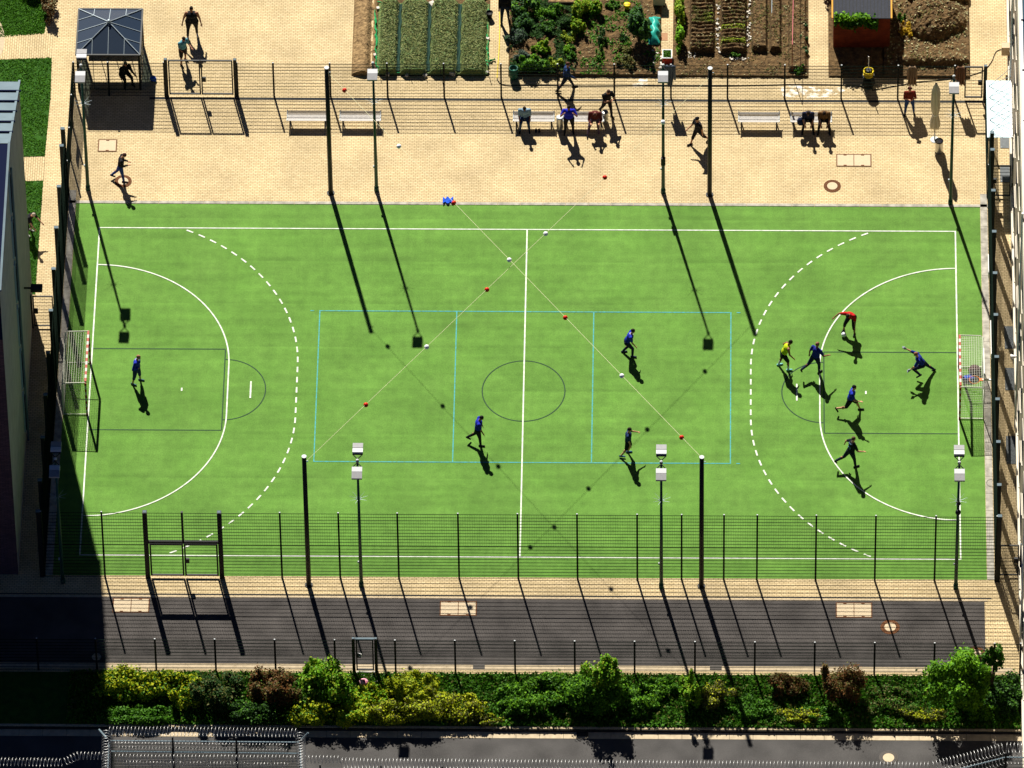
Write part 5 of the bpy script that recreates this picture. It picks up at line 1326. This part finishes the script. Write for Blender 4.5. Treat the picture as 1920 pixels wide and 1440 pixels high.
# ------------------------------------------------------------------ plants
def bush(u, v, rx, ry, h, col, lab, n=1400, leaf=0.075, nm='shrub', trunk=0.0, cat='shrub', clumps=9, grp=None, z0=0.0, col2=None, frac2=0.3, spiky=False, noparts=False):
    x, y = G(u, v, z0); e = empty(nm, (x, y, z0), lab, cat, grp)
    cs = []
    for k in range(clumps):
        a = random.random()*2*math.pi; q = math.sqrt(random.random())*0.92
        zc = trunk+(h-trunk)*random.uniform(0.25, 0.92)*(1-0.35*q*q); rr = random.uniform(0.20, 0.42)
        cs.append((rx*q*math.cos(a), ry*q*math.sin(a), zc, rx*rr, ry*rr, (h-trunk)*rr*0.75))
    cs.append((0, 0, trunk+(h-trunk)*0.42, rx*0.62, ry*0.62, (h-trunk)*0.42))
    for k in range(max(2, clumps//3)):
        a = random.random()*2*math.pi; cs.append((rx*0.8*math.cos(a), ry*0.8*math.sin(a), trunk+(h-trunk)*random.uniform(0.4, 0.8), rx*0.16, ry*0.16, (h-trunk)*0.24))
    def cloud(n):
        pts = []; nrm = []
        per = n//len(cs)+1
        for c in cs:
            d = rng.normal(size=(per, 3)); d /= np.linalg.norm(d, axis=1, keepdims=True)
            rad = rng.random((per, 1))**0.45*(1+0.22*rng.normal(size=(per, 1)))
            p = d*rad*np.array(c[3:6])+np.array(c[:3]); pts.append(p); nn = d*0.7+np.array([0, -0.1, 0.75])+rng.normal(size=(per, 3))*0.55; nrm.append(nn)
        P = np.concatenate(pts); Nn = np.concatenate(nrm); k = P[:, 2] > 0.03; return P[k], Nn[k]
    P, Nn = cloud(n); quads('foliage' if not trunk else 'crown', P, Nn, leaf*(0.6+0.8*rng.random(len(P))), LM[col], e, 1.5)
    if col2 and n >= 1400:
        P, Nn = cloud(int(n*frac2)); quads('young_shoots', P+np.array([0, 0, 0.04]), Nn, leaf*(0.6+0.7*rng.random(len(P))), LM[col2], e, 1.5)
    st = MB(); k = 5
    for i in range(k):
        c = cs[i % len(cs)]; st.tube([(0.03*math.cos(i*2.1), 0.03*math.sin(i*2.1), 0), (c[0]*0.4, c[1]*0.4, max(trunk, c[2]*0.55)), (c[0], c[1], c[2]+c[5]*0.6)], [0.03+0.02*(trunk > 0), 0.018, 0.006], 5)
    st.build('stems' if not trunk else 'trunk', M['bark'], e)
    return e
# near planting strip
bs = [
 (262, 1296, 1.55, 0.75, 0.95, 'yellow', 'broad yellow-green shrub at the left end of the strip, touching the building shadow', 4200, 0.09, 'mid', 14),
 (255, 1345, 1.4, 0.5, 0.40, 'mid', 'low mid-green groundcover shrub at the lower left of the strip', 2600, 0.075, 'grass', 12),
 (352, 1310, 0.85, 0.75, 1.05, 'yellow', 'yellow-green shrub between the broad left shrub and the dark round one', 2600, 0.085, 'mid', 9),
 (405, 1318, 1.05, 0.9, 1.45, 'dark', 'tall dark green shrub left of the red-brown one', 3600, 0.08, 'olive', 11),
 (465, 1350, 1.1, 0.5, 0.85, 'dark', 'low dark shrub in front of the red-brown one', 2000, 0.08, 'mid', 9),
 (515, 1312, 1.0, 0.8, 1.75, 'red', 'big red-brown shrub left of the bright green one', 4200, 0.075, 'olive', 12),
 (612, 1312, 1.0, 0.8, 1.95, 'bright', 'tall bright green shrub left of the pedestrian gate', 4200, 0.095, 'lime', 12),
 (600, 1352, 1.1, 0.5, 0.9, 'yellow', 'low yellowish shrub under the tall bright green one', 2200, 0.08, 'mid', 9),
 (700, 1322, 0.8, 0.7, 0.75, 'yellow', 'yellow-green mound just below the pink buoy', 2600, 0.075, 'bright', 9),
 (768, 1308, 1.15, 0.8, 1.0, 'yellow', 'golden juniper mound right of the pedestrian gate', 3200, 0.07, 'lime', 11),
 (742, 1348, 1.5, 0.5, 1.0, 'yellow', 'wide golden juniper spreading along the lower kerb', 3800, 0.07, 'olive', 14),
 (835, 1334, 1.35, 0.75, 0.9, 'yellow', 'golden juniper tapering towards the open grass', 3200, 0.07, 'olive', 12),
 (900, 1352, 0.8, 0.35, 0.35, 'olive', 'small olive shrub at the kerb below the open grass', 1200, 0.07, 'yellow', 7),
 (985, 1318, 1.2, 0.8, 0.8, 'mid', 'green shrub right of the open grass', 3400, 0.08, 'bright', 12),
 (1050, 1308, 1.0, 0.85, 0.95, 'mid', 'green shrub left of the middle tree', 3200, 0.08, 'bright', 11),
 (1120, 1322, 1.25, 0.95, 1.7, 'mid', 'dense green shrub at the foot of the middle tree', 4400, 0.08, 'bright', 13),
 (1195, 1322, 0.9, 0.7, 0.7, 'mid', 'green shrub right of the middle tree', 2400, 0.075, 'bright', 9),
 (1292, 1322, 0.5, 0.5, 1.75, 'bright', 'slim bright green shrub left of the near right pole shadow', 1700, 0.07, 'lime', 8),
 (1345, 1318, 0.75, 0.6, 1.0, 'olive', 'sparse yellowish shrub right of the slim green one', 1700, 0.065, 'yellow', 8),
 (1410, 1335, 0.9, 0.55, 0.5, 'mid', 'low green shrub between the sparse shrub and the first reddish one', 1700, 0.075, 'grass', 8),
 (1478, 1296, 0.75, 0.55, 0.9, 'red', 'smaller reddish shrub in the right half of the strip', 2000, 0.065, 'olive', 9),
 (1578, 1312, 0.85, 0.75, 2.0, 'red', 'tall reddish shrub right of the smaller reddish one', 3600, 0.065, 'olive', 11),
 (1500, 1345, 0.9, 0.4, 0.35, 'olive', 'low yellowish weeds at the kerb below the smaller reddish shrub', 1300, 0.07, 'yellow', 8),
 (1665, 1325, 1.1, 0.8, 0.55, 'mid', 'low weedy green shrub between the tall reddish one and the big tree', 2600, 0.07, 'olive', 11),
 (1235, 1300, 0.7, 0.5, 0.5, 'mid', 'low green shrub just left of the slim bright green one', 1500, 0.075, 'bright', 8),
 (1540, 1345, 0.8, 0.35, 0.35, 'grass', 'low green weeds at the kerb below the tall reddish shrub', 1500, 0.07, 'mid', 8),
 (930, 1330, 0.9, 0.6, 0.35, 'grass', 'low tufted green plant in the open grass left of the green shrubs', 1700, 0.07, 'mid', 8),
 (1730, 1345, 0.8, 0.35, 0.4, 'olive', 'low olive plant at the kerb left of the big bright green tree', 1500, 0.07, 'yellow', 8),
 (1845, 1345, 0.8, 0.35, 0.45, 'mid', 'low green plant at the kerb under the slender young tree', 1500, 0.07, 'bright', 8),
 (665, 1352, 0.8, 0.45, 0.9, 'yellow', 'small yellowish shrub between the two wide golden mounds at the kerb', 1500, 0.07, 'bright', 8),
 (1890, 1318, 0.9, 1.0, 0.8, 'dark', 'dark green shrub in the lower right corner', 2600, 0.08, 'mid', 10),
]
for u, v, rx, ry, h, c, lab, n, lf, c2, k in bs:
    bush(u, v, rx*1.12, ry*1.08, h, c, lab, n=int(n*1.7), leaf=lf*0.92, col2=c2, clumps=int(k*1.5), grp='shrubs in the near planting strip', frac2=0.35)
bush(1125, 1318, 0.8, 0.6, 2.7, 'bright', 'small light green tree in the middle of the planting strip', n=2600, leaf=0.085, nm='tree', trunk=1.2, cat='tree', col2='lime', clumps=10)
bush(1795, 1328, 1.45, 1.0, 3.0, 'bright', 'big bright green tree near the lower right corner', n=8500, leaf=0.095, nm='tree', trunk=0.5, cat='tree', col2='mid', clumps=18)
bush(1858, 1300, 0.42, 0.4, 3.1, 'mid', 'slender young tree rising beside the big bright green tree', n=1100, leaf=0.09, nm='tree', trunk=1.3, cat='tree', col2='bright', clumps=7)
# grass over the strip (soil under it)
sx0, sx1 = -34, 21.3; sy0, sy1 = KY+0.12, -16.48
struct('planting_soil', MB().sheet([(sx0, sy0), (sx1, sy0), (sx1, sy1), (sx0, sy1)], 0.014), M['lawn'])
n = 52000; X = rng.uniform(-19, sx1, n); Y = rng.uniform(sy0, sy1, n); dn = fbm(X, Y, 1.2)
k = dn > 0.2; X, Y, dn = X[k], Y[k], dn[k]
Z = 0.02+0.16*rng.random(len(X))*dn*1.3; nr = np.column_stack([rng.normal(size=len(X))*.9, -0.1+rng.normal(size=len(X))*.7, np.full(len(X), .8)])
a = fbm(X, Y, 0.8) > 0.52
for msk, c in ((a, 'mid'), (~a, 'grass')):
    tag(quads('grass_cover', np.column_stack([X, Y, Z])[msk], nr[msk], 0.05+0.06*rng.random(msk.sum()), LM[c], aspect=2.0), kind='stuff')
k = rng.random(len(X)) < 0.06
tag(quads('grass_cover', np.column_stack([X, Y, Z+0.05])[k], nr[k], 0.08, LM['olive'], aspect=2.0), kind='stuff')
# garden plants
GP = 'plants in the middle garden plot'
gs = [
 (982, 22, 0.55, 0.42, 0.8, 'blue', 'grey-green bushy plant at the top left of the middle plot', 1300, 0.07, 'bright'),
 (974, 50, 0.42, 0.32, 0.6, 'blue', 'round grey-green plant by the left rim of the middle plot', 1000, 0.06, 'mid'),
 (1012, 30, 0.42, 0.36, 0.5, 'mid', 'mid-green plant right of the grey-green ones at the top', 900, 0.06, 'bright'),
 (1042, 30, 0.38, 0.26, 0.55, 'mid', 'dome-shaped green plant below the raised brown bed', 900, 0.05, 'bright'),
 (1060, 50, 0.34, 0.28, 0.55, 'dark', 'dark green dome in the middle plot', 800, 0.05, 'mid'),
 (1086, 30, 0.40, 0.42, 1.0, 'lime', 'bright yellow-green shrub in the middle plot', 1300, 0.075, 'bright'),
 (1083, 62, 0.34, 0.36, 0.8, 'lime', 'lower half-height yellow-green shrub below the brightest one', 1000, 0.07, 'bright'),
 (1112, 26, 0.36, 0.3, 0.8, 'bright', 'green shrub right of the brightest yellow-green one', 900, 0.07, 'lime'),
 (1020, 62, 0.5, 0.34, 0.4, 'dark', 'low dark green plants in the heart of the middle plot', 1000, 0.06, 'mid'),
 (970, 84, 0.42, 0.36, 0.7, 'grey', 'silvery spiky plant by the left rim of the middle plot', 1000, 0.05, 'blue'),
 (978, 112, 0.36, 0.26, 0.5, 'grey', 'lower silvery plant above the dark round hedge', 700, 0.05, 'blue'),
 (1012, 98, 0.36, 0.3, 0.6, 'bright', 'bright green leafy plant above the dark round hedge', 1000, 0.075, 'lime'),
 (1000, 132, 0.62, 0.36, 0.65, 'mid', 'rounded dark hedge plant right behind the far fence', 1800, 0.06, 'bright'),
 (1041, 128, 0.32, 0.24, 0.45, 'lime', 'yellow-green plant left of the striding man', 700, 0.065, 'bright'),
 (1058, 74, 0.2, 0.18, 0.4, 'lime', 'small yellow-green sprig in the middle plot', 300, 0.06, 'bright'),
 (1068, 84, 0.22, 0.18, 0.4, 'lime', 'second small yellow-green sprig, lower right of the first', 300, 0.06, 'bright'),
 (1064, 100, 0.28, 0.2, 0.4, 'bright', 'small lime plant above the grass tuft', 500, 0.06, 'lime'),
 (1071, 112, 0.22, 0.18, 0.4, 'mid', 'green tuft right of the small lime plant', 450, 0.05, 'bright'),
 (1127, 78, 0.2, 0.42, 0.7, 'dark', 'dark green upright row in the right half of the middle plot', 700, 0.05, 'mid'),
 (1124, 110, 0.17, 0.35, 0.55, 'mid', 'green upright row just above the far fence', 500, 0.05, 'dark'),
 (1175, 126, 0.36, 0.34, 0.45, 'olive', 'sparse yellow-green plant left of the white rubble', 700, 0.06, 'lime'),
 (1172, 100, 0.25, 0.22, 0.35, 'olive', 'small sparse plant above the fence, left of the dark shadow', 350, 0.06, 'lime'),
 (1148, 14, 0.3, 0.2, 0.3, 'mid', 'small green plant at the top of the middle plot', 350, 0.06, 'dark'),
]
for u, v, rx, ry, h, c, lab, n, lf, c2 in gs: bush(u, v, rx*1.18, ry*1.25, h*1.1, c, lab, n=int(n*1.7), leaf=lf, col2=c2, clumps=6, grp=GP, nm='garden_plant', cat='plant')
bush(1198, 78, 0.50, 0.72, 1.7, 'blue', 'tall grey-green bushy tree beside the turquoise tarpaulin', n=3800, leaf=0.085, nm='tree', trunk=0.4, cat='tree', col2='mid', clumps=13, z0=0)
bush(1274, 36, 0.22, 0.75, 1.0, 'lime', 'upper half of the yellow-green hedge row along the paved path', n=1500, leaf=0.08, col2='bright', clumps=10, nm='hedge', cat='hedge')
bush(1274, 88, 0.24, 0.6, 1.0, 'bright', 'lower half of the yellow-green hedge row along the paved path', n=1300, leaf=0.08, col2='lime', clumps=9, nm='hedge', cat='hedge')
bush(1500, 136, 0.28, 0.24, 0.4, 'mid', 'dark green clump at the foot of the pink string', n=700, leaf=0.06, col2='dark', clumps=5, nm='garden_plant', cat='plant')
bush(1700, 62, 0.30, 0.42, 0.5, 'gold', 'clump of golden flowers beside the shed', n=1200, leaf=0.06, col2='yellow', clumps=7, nm='flowering_plant', cat='plant')
bush(1690, 40, 0.2, 0.25, 0.4, 'mid', 'green clump above the golden flowers', n=400, leaf=0.06, clumps=5, nm='garden_plant', cat='plant')
bush(1380, 108, 0.3, 0.1, 0.3, 'mid', 'green tuft at the corner of the ridged beds', n=250, leaf=0.05, clumps=4, nm='garden_plant', cat='plant')
for k, (u, v) in enumerate(((1502, 18), (1505, 52), (1506, 78), (1508, 100))):
    bush(u, v, 0.17, 0.15, 0.32, 'blue', ('cabbage-like plant beside the pink string, uppermost of four', 'cabbage-like plant beside the pink string, second of four', 'cabbage-like plant beside the pink string, third of four', 'cabbage-like plant beside the pink string, lowest of four')[k], n=220, leaf=0.09, col2='pale', clumps=4, nm='garden_plant', cat='plant', grp='plants beside the pink string')
bush(94, 28, 0.35, 0.75, 0.9, 'red', 'brown-leaved shrub at the corner of the upper left lawn', n=1800, leaf=0.07, col2='pale', clumps=9, frac2=0.5)
# dappled tree outside the frame that shades the upper left lawn
bush(40, -95, 0.9, 0.8, 3.6, 'mid', 'tree standing just beyond the upper left corner, shading the lawn', n=1500, leaf=0.16, nm='tree', trunk=1.4, cat='tree', clumps=9)
# agave
x, y = G(1168, 76); b = MB()
for k in range(16):
    t = k*2.4; l = 0.22+0.08*random.random(); q = Vector((math.cos(t), math.sin(t), 0)); s_ = Vector((-math.sin(t), math.cos(t), 0))*0.03; up = 0.5+0.5*random.random()
    p1 = q*l*0.5+Vector((0, 0, l*0.5*up)); p2 = q*l+Vector((0, 0, l*0.6*up)); b.add([q*0.02-s_*0.6, q*0.02+s_*0.6, p1+s_, p2, p1-s_], [(0, 1, 2, 3, 4)])
o = b.build('agave', LM['blue']); o.location = (x, y, 0.12); tag(o, 'star-shaped spiky plant in the bare soil of the middle plot', 'plant')
# climbing string with pink cord
x, y = G(1485, 138); m = MB(); m.cyl((0, 0, 0), (0, 0, 1.85), 0.018, 0.018, 6); o = m.build('stake', M['wood_red']); o.location = (x, y, 0); tag(o, 'dark red wooden stake holding the pink string', 'stake')
m = MB(); x2, y2 = G(1489, -80, 1.2); m.tube([(x, y, 1.84), (x2, y2, 1.4)], 0.014, 5); tag(m.build('string', mat('pink_cord', (0.55, 0.16, 0.18), 0.8)), 'pink string running from the dark red stake to the top edge', 'string')
m = MB(); x2, y2 = G(1447, 26, 0.35); x3, y3 = G(1448, -60, 0.4); m.tube([(x2, y2, 0.38), (x3, y3, 0.42)], 0.014, 5); tag(m.build('string', M['galv']), 'pale string over the dark bed at the top edge', 'string')
# tarp, crate, bucket, barrel, box
x, y = G(1226, 62); vs = []; nx_, ny_ = 10, 22; b = MB()
for j in range(ny_):
    for i in range(nx_):
        s, t = i/(nx_-1)-0.5, j/(ny_-1)-0.5; X_, Y_ = s*0.62*(1-0.3*abs(t)), t*1.75
        vs.append((X_+0.04*math.sin(j), Y_, 0.05+0.36*(1-(2*s)**2)*(1-(2*t)**4)+0.10*float(fbm(X_*5+2, Y_*5+4))))
b.add(vs, [(j*nx_+i, j*nx_+i+1, (j+1)*nx_+i+1, (j+1)*nx_+i) for j in range(ny_-1) for i in range(nx_-1)])
o = b.build('tarpaulin', M['tarp'], smooth=True); o.location = (x, y, 0.03); md = o.modifiers.new('t', 'SOLIDIFY'); md.thickness = 0.015; tag(o, 'crumpled turquoise tarpaulin between the grey-green tree and the paved path', 'tarpaulin')
x, y = G(1251, 112); e = empty('crate', (x, y, 0), 'red crate filled with green plants beside the turquoise tarpaulin', 'crate'); b = MB()
for s in (-1, 1): b.box((s*0.20, 0, 0.18), (0.03, 0.55, 0.36)); b.box((0, s*0.26, 0.18), (0.37, 0.03, 0.36))
b.build('sides', M['red_plastic'], e); b = MB()
for s in (-1, 1): b.box((s*0.20, 0, 0.37), (0.05, 0.57, 0.02)); b.box((0, s*0.26, 0.37), (0.35, 0.05, 0.02))
b.build('rim', M['cap'], e)
P = np.column_stack([rng.uniform(-.17, .17, 260), rng.uniform(-.23, .23, 260), rng.uniform(.30, .40, 260)]); quads('seedlings', P, rng.normal(size=(260, 3))+[0, 0, 1.5], 0.05, LM['mid'], e)
b = MB(); b.box((0, 0, 0.27), (0.36, 0.5, 0.03)); b.build('compost', M['soil'], e)
x, y = G(1176, 19); b = MB(); b.lathe([(0.12, 0), (0.15, 0.30), (0.165, 0.31), (0.13, 0.33), (0.05, 0.335)], 18); o = b.build('bucket', M['yellow'], smooth=True); o.location = (x, y, 0.05)
b2 = MB(); b2.tube([(0.15*math.cos(t), 0, 0.31+0.05*math.sin(t)) for t in np.linspace(0, math.pi, 8)], 0.008, 4); b2.build('handle', M['hose'], o); tag(o, 'upturned bright yellow bucket on the soil at the top edge', 'bucket')
x, y = G(963, 146); b = MB(); b.lathe([(0.17, 0), (0.21, 0.25), (0.21, 0.62), (0.19, 0.64), (0.15, 0.60), (0.14, 0.5)], 20); o = b.build('water_barrel', mat('green_plastic', (0.01, 0.09, 0.06), 0.4), smooth=True); o.location = (x, y, 0); tag(o, 'dark green water barrel at the corner of the middle plot', 'barrel')
x, y = G(1236, 8); e = empty('storage_box', (x, y, 0), 'pale lidded box on legs at the top edge beside the paved path', 'box'); b = MB(); b.box((0, 0, 0.35), (0.55, 0.45, 0.4)); b.build('body', M['concrete'], e); b = MB(); b.box((0, 0, 0.57), (0.60, 0.5, 0.035)); b.build('lid', M['cap'], e); b = MB()
for sx_ in (-1, 1):
    for sy_ in (-1, 1): b.box((sx_*0.22, sy_*0.17, 0.08), (0.05, 0.05, 0.16))
b.build('legs', M['bench_dark'], e)
x, y = G(1250, 75); struct('repair_patch', MB().sheet([G(1240, 62), G(1252, 62), G(1252, 76), G(1240, 76)][::-1], 0.004), mat('red_patch', (0.40, 0.22, 0.12), 0.9, var=0.2, scale=9))
# rocks around raised bed top
x0, y1 = G(1030, -20); x1, y0 = G(1076, 12); e = empty('raised_bed', ((x0+x1)/2, (y0+y1)/2, 0), 'raised brown soil bed at the top edge of the middle plot', 'raised bed')
b = MB(); b.box((0, 0, 0.15), (x1-x0, y1-y0, 0.3)); b.build('soil_block', M['soil_tan'], e)
b = MB()
for s in (-1, 1): b.box((0, s*((y1-y0)/2+0.02), 0.14), (x1-x0+0.08, 0.035, 0.28)); b.box((s*((x1-x0)/2+0.02), 0, 0.14), (0.035, y1-y0, 0.28))
b.build('boards', M['bark'], e)

# shed
def shed():
    x0, yb = G(1562, 90); x1 = G(1668, 90)[0]; h = 1.95; W_ = x1-x0; D_ = 3.2
    e = empty('shed', ((x0+x1)/2, yb, 0), 'red-stained wooden shed with dark felt roof, yellow side trim and a climbing plant', 'shed')
    for nm, c, d_ in (('front_wall', (0, 0, h/2), (W_, 0.05, h)), ('side_wall', (-W_/2+0.025, D_/2+0.03, h/2), (0.05, D_, h)), ('side_wall', (W_/2-0.025, D_/2+0.03, h/2), (0.05, D_, h)), ('back_wall', (0, D_+0.06, h/2), (W_, 0.05, h))):
        b = MB(); b.box(c, d_)
        if nm == 'front_wall':
            for k in range(1, 13): b.box((0, -0.027, h*k/13), (W_-0.02, 0.012, 0.02))
        b.build(nm, M['wood_red'], e)
    b = MB(); b.add([(-W_/2-0.03, -0.12, h+0.02), (W_/2+0.03, -0.12, h+0.02), (W_/2+0.03, D_+0.2, h+0.42), (-W_/2-0.03, D_+0.2, h+0.42), (-W_/2-0.03, -0.12, h+0.06), (W_/2+0.03, -0.12, h+0.06), (W_/2+0.03, D_+0.2, h+0.46), (-W_/2-0.03, D_+0.2, h+0.46)], [(3, 2, 1, 0), (4, 5, 6, 7), (0, 1, 5, 4), (1, 2, 6, 5), (2, 3, 7, 6), (3, 0, 4, 7)])
    rf = b.build('roof', M['felt'], e)
    b = MB()
    for k in range(16):
        xx = -W_/2+W_*(k+0.5)/16; b.add([(xx-0.012, -0.12, h+0.065), (xx+0.012, -0.12, h+0.065), (xx+0.012, D_+0.2, h+0.467), (xx-0.012, D_+0.2, h+0.467)], [(0, 1, 2, 3)])
    b.build('roof_ridges', M['hose'], rf)
    for s in (-1, 1):
        b = MB(); b.tube([(s*(W_/2+0.055), -0.13, h+0.06), (s*(W_/2+0.055), D_+0.2, h+0.46)], 0.05, 4); b.build('roof_trim', M['wood_yel'], e)
    P = np.column_stack([rng.uniform(-W_/2+0.05, W_/2-0.55, 900), rng.normal(-0.12, 0.10, 900), rng.normal(h-0.02, 0.15, 900)]); P[:, 2] -= 0.25*np.abs(np.sin(P[:, 0]*3)); 
    quads('climbing_plant', P, rng.normal(size=(900, 3))*0.6+[0, -0.2, 1], 0.10, LM['mid'], e)
    P = np.column_stack([rng.uniform(-W_/2+0.05, W_/2-0.9, 250), rng.normal(-0.1, 0.10, 250), rng.normal(h+0.12, 0.07, 250)]); quads('young_leaves', P, rng.normal(size=(250, 3))*0.6+[0, -0.2, 1], 0.10, LM['bright'], e)
shed()
# plants in front of the shed on the left side
bush(1550, -2, 0.2, 0.3, 0.7, 'pale', 'dry climbing plant at the upper left corner of the shed', n=300, leaf=0.06, col2='dark', clumps=5, nm='garden_plant', cat='plant')

# ------------------------------------------------------------------ razor wire at the bottom
def coil(pts, r=0.24, pitch=0.152, lab='', tr=0.009):
    """pts: list of 3D points of the coil axis"""
    P = [Vector(p) for p in pts]; L = [0]
    for i in range(len(P)-1): L.append(L[-1]+(P[i+1]-P[i]).length)
    n = int(L[-1]/pitch*12); out = []; 
    for i in range(n+1):
        s = L[-1]*i/n; k = max(j for j in range(len(L)) if L[j] <= s+1e-9); k = min(k, len(P)-2); t = (s-L[k])/(L[k+1]-L[k]); c = P[k].lerp(P[k+1], t); d = (P[k+1]-P[k]).normalized()
        up = Vector((0, 0, 1)) if abs(d.z) < 0.9 else Vector((0, 1, 0)); w_ = d.cross(up).normalized(); u_ = w_.cross(d)
        a = 2*math.pi*s/pitch; rr = r*(1+0.05*math.sin(s*3.1)); out.append(c+(w_*math.cos(a)+u_*math.sin(a))*rr)
    b = MB(); b.tube(out, tr, 4)
    o = b.build('razor_wire_coil', M['razor'], smooth=True); tag(o, lab, 'razor wire', 'coils of razor wire on the near fences'); return o
def rail_fence(a, b, h, lab, zb=ROADZ, ht=None, posts=2.6):
    a, b = Vector((*a, zb)), Vector((*b, zb)); d = b-a; ln = d.length; ang = math.atan2(d.y, d.x)
    n = max(1, int(round(ln/posts)))
    root = empty('wire_fence', a, lab, 'fence', 'razor wire topped fences along the road', rz=ang)
    pm = MB(); pm.box((0, 0, h/2+0.15), (0.07, 0.07, h+0.3)); pme = pm.mesh('post', M['black_steel'])
    wd = ln/n
    wm = MB(); k = int(h/0.2)
    for i in range(k+1): wm.box((wd/2, 0, h*i/k), (wd-0.07, 0.02, 0.010))
    kk = int(wd/0.05)
    for i in range(1, kk): wm.box((wd*i/kk, 0, h/2), (0.006, 0.005, h))
    wme = wm.mesh('wire_panel', M['wire'])
    for i in range(n+1):
        o = link('post', pme, root); o.location = (wd*i, 0, 0)
        if i < n: o = link('wire_panel', wme, root); o.location = (wd*i, -0.002, 0)
    t = MB(); t.box((ln/2, 0, h+0.02), (ln, 0.05, 0.04)); t.build('top_rail', M['zinc'], root)
    return root
Hn = 4.2
def at(u, v, z=Hn+0.2): return G3(u, v, z)
def flat(p): return (p[0], p[1])
# main coil along the road (right part)
c1 = [at(598, 1424), at(900, 1436), at(1300, 1438), at(1745, 1440)]
coil([at(640, 1431), at(1100, 1435), at(1745, 1439)], lab='long coil of razor wire running along the bottom edge of the picture')
coil([at(1748, 1438), at(1884, 1403)], lab='razor wire coil climbing towards the lower right corner')
coil([at(1886, 1402), at(1990, 1404)], lab='short razor wire coil in the lower right corner', r=0.22)
coil([at(1800, 1446, 3.6), at(1890, 1425, 3.6), at(1990, 1427, 3.6)], lab='lower razor wire coil behind the one in the lower right corner', r=0.18)
rail_fence(flat(at(600, 1432)), flat(at(1746, 1446)), Hn, 'tall wire fence under the long razor wire coil at the bottom edge')
rail_fence(flat(at(1746, 1446)), flat(at(1886, 1410)), Hn, 'slanting tall wire fence under the climbing razor wire at lower right')
rail_fence(flat(at(1886, 1410)), flat(at(2000, 1412)), Hn, 'short tall wire fence in the lower right corner')
# left pen
coil([at(204, 1371), at(330, 1371), at(560, 1374)], lab='top razor wire coil of the fenced pen at lower left', r=0.20)
coil([at(200, 1374), at(199, 1450)], lab='razor wire coil down the left side of the fenced pen', r=0.20)
coil([at(563, 1378), at(566, 1450)], lab='razor wire coil down the right side of the fenced pen', r=0.20)
coil([at(215, 1396, 3.6), at(540, 1400, 3.6)], lab='second row of razor wire inside the fenced pen', r=0.13, pitch=0.14)
coil([at(222, 1405, 3.4), at(540, 1409, 3.4)], lab='third row of razor wire inside the fenced pen', r=0.13, pitch=0.14)
coil([at(215, 1421, 3.9), at(640, 1424, 3.9)], lab='fourth row of razor wire crossing the fenced pen', r=0.17)
coil([at(230, 1432, 3.4), at(540, 1436, 3.4)], lab='lowest row of razor wire in the fenced pen', r=0.15, pitch=0.14)
coil([at(-40, 1428), at(118, 1430)], lab='razor wire coil at the lower left corner in the shade', r=0.19)
coil([at(120, 1429), at(146, 1417), at(196, 1417)], lab='short razor wire coil between the lower left corner and the pen', r=0.17)
rail_fence(flat(at(204, 1379)), flat(at(562, 1382)), Hn, 'tall wire fence of the pen under the top razor wire coil')
rail_fence(flat(at(204, 1379)), flat(at(200, 1470)), Hn, 'left side fence of the razor wire pen')
rail_fence(flat(at(562, 1382)), flat(at(566, 1470)), Hn, 'right side fence of the razor wire pen')
rail_fence(flat(at(204, 1402, 3.7)), flat(at(562, 1406, 3.7)), 3.6, 'inner wire fence of the razor wire pen')
for (u0, v0, u1, v1, lab) in ((560, 1392, 578, 1374, 'steel brace at the right corner of the razor wire pen'), (186, 1368, 200, 1384, 'steel brace at the left corner of the razor wire pen')):
    m = MB(); m.tube([at(u0, v0, Hn-0.3), at(u1, v1, Hn+0.2)], 0.04, 6); tag(m.build('brace', M['zinc']), lab, 'brace')

# ------------------------------------------------------------------ finish: bake the remeshed figures
bpy.context.view_layer.update()
dg = bpy.context.evaluated_depsgraph_get()
res = []
for o in pending:
    me = bpy.data.meshes.new_from_object(o.evaluated_get(dg), depsgraph=dg); res.append((o, me))
for o, me in res:
    mats = [s for s in o.data.materials]
    o.modifiers.clear(); o.data = me
    if not me.materials:
        for m in mats: me.materials.append(m)
    me.polygons.foreach_set('use_smooth', [True]*len(me.polygons))
print('faces', sum(len(o.data.polygons) for o in bpy.data.objects if o.type == 'MESH'))
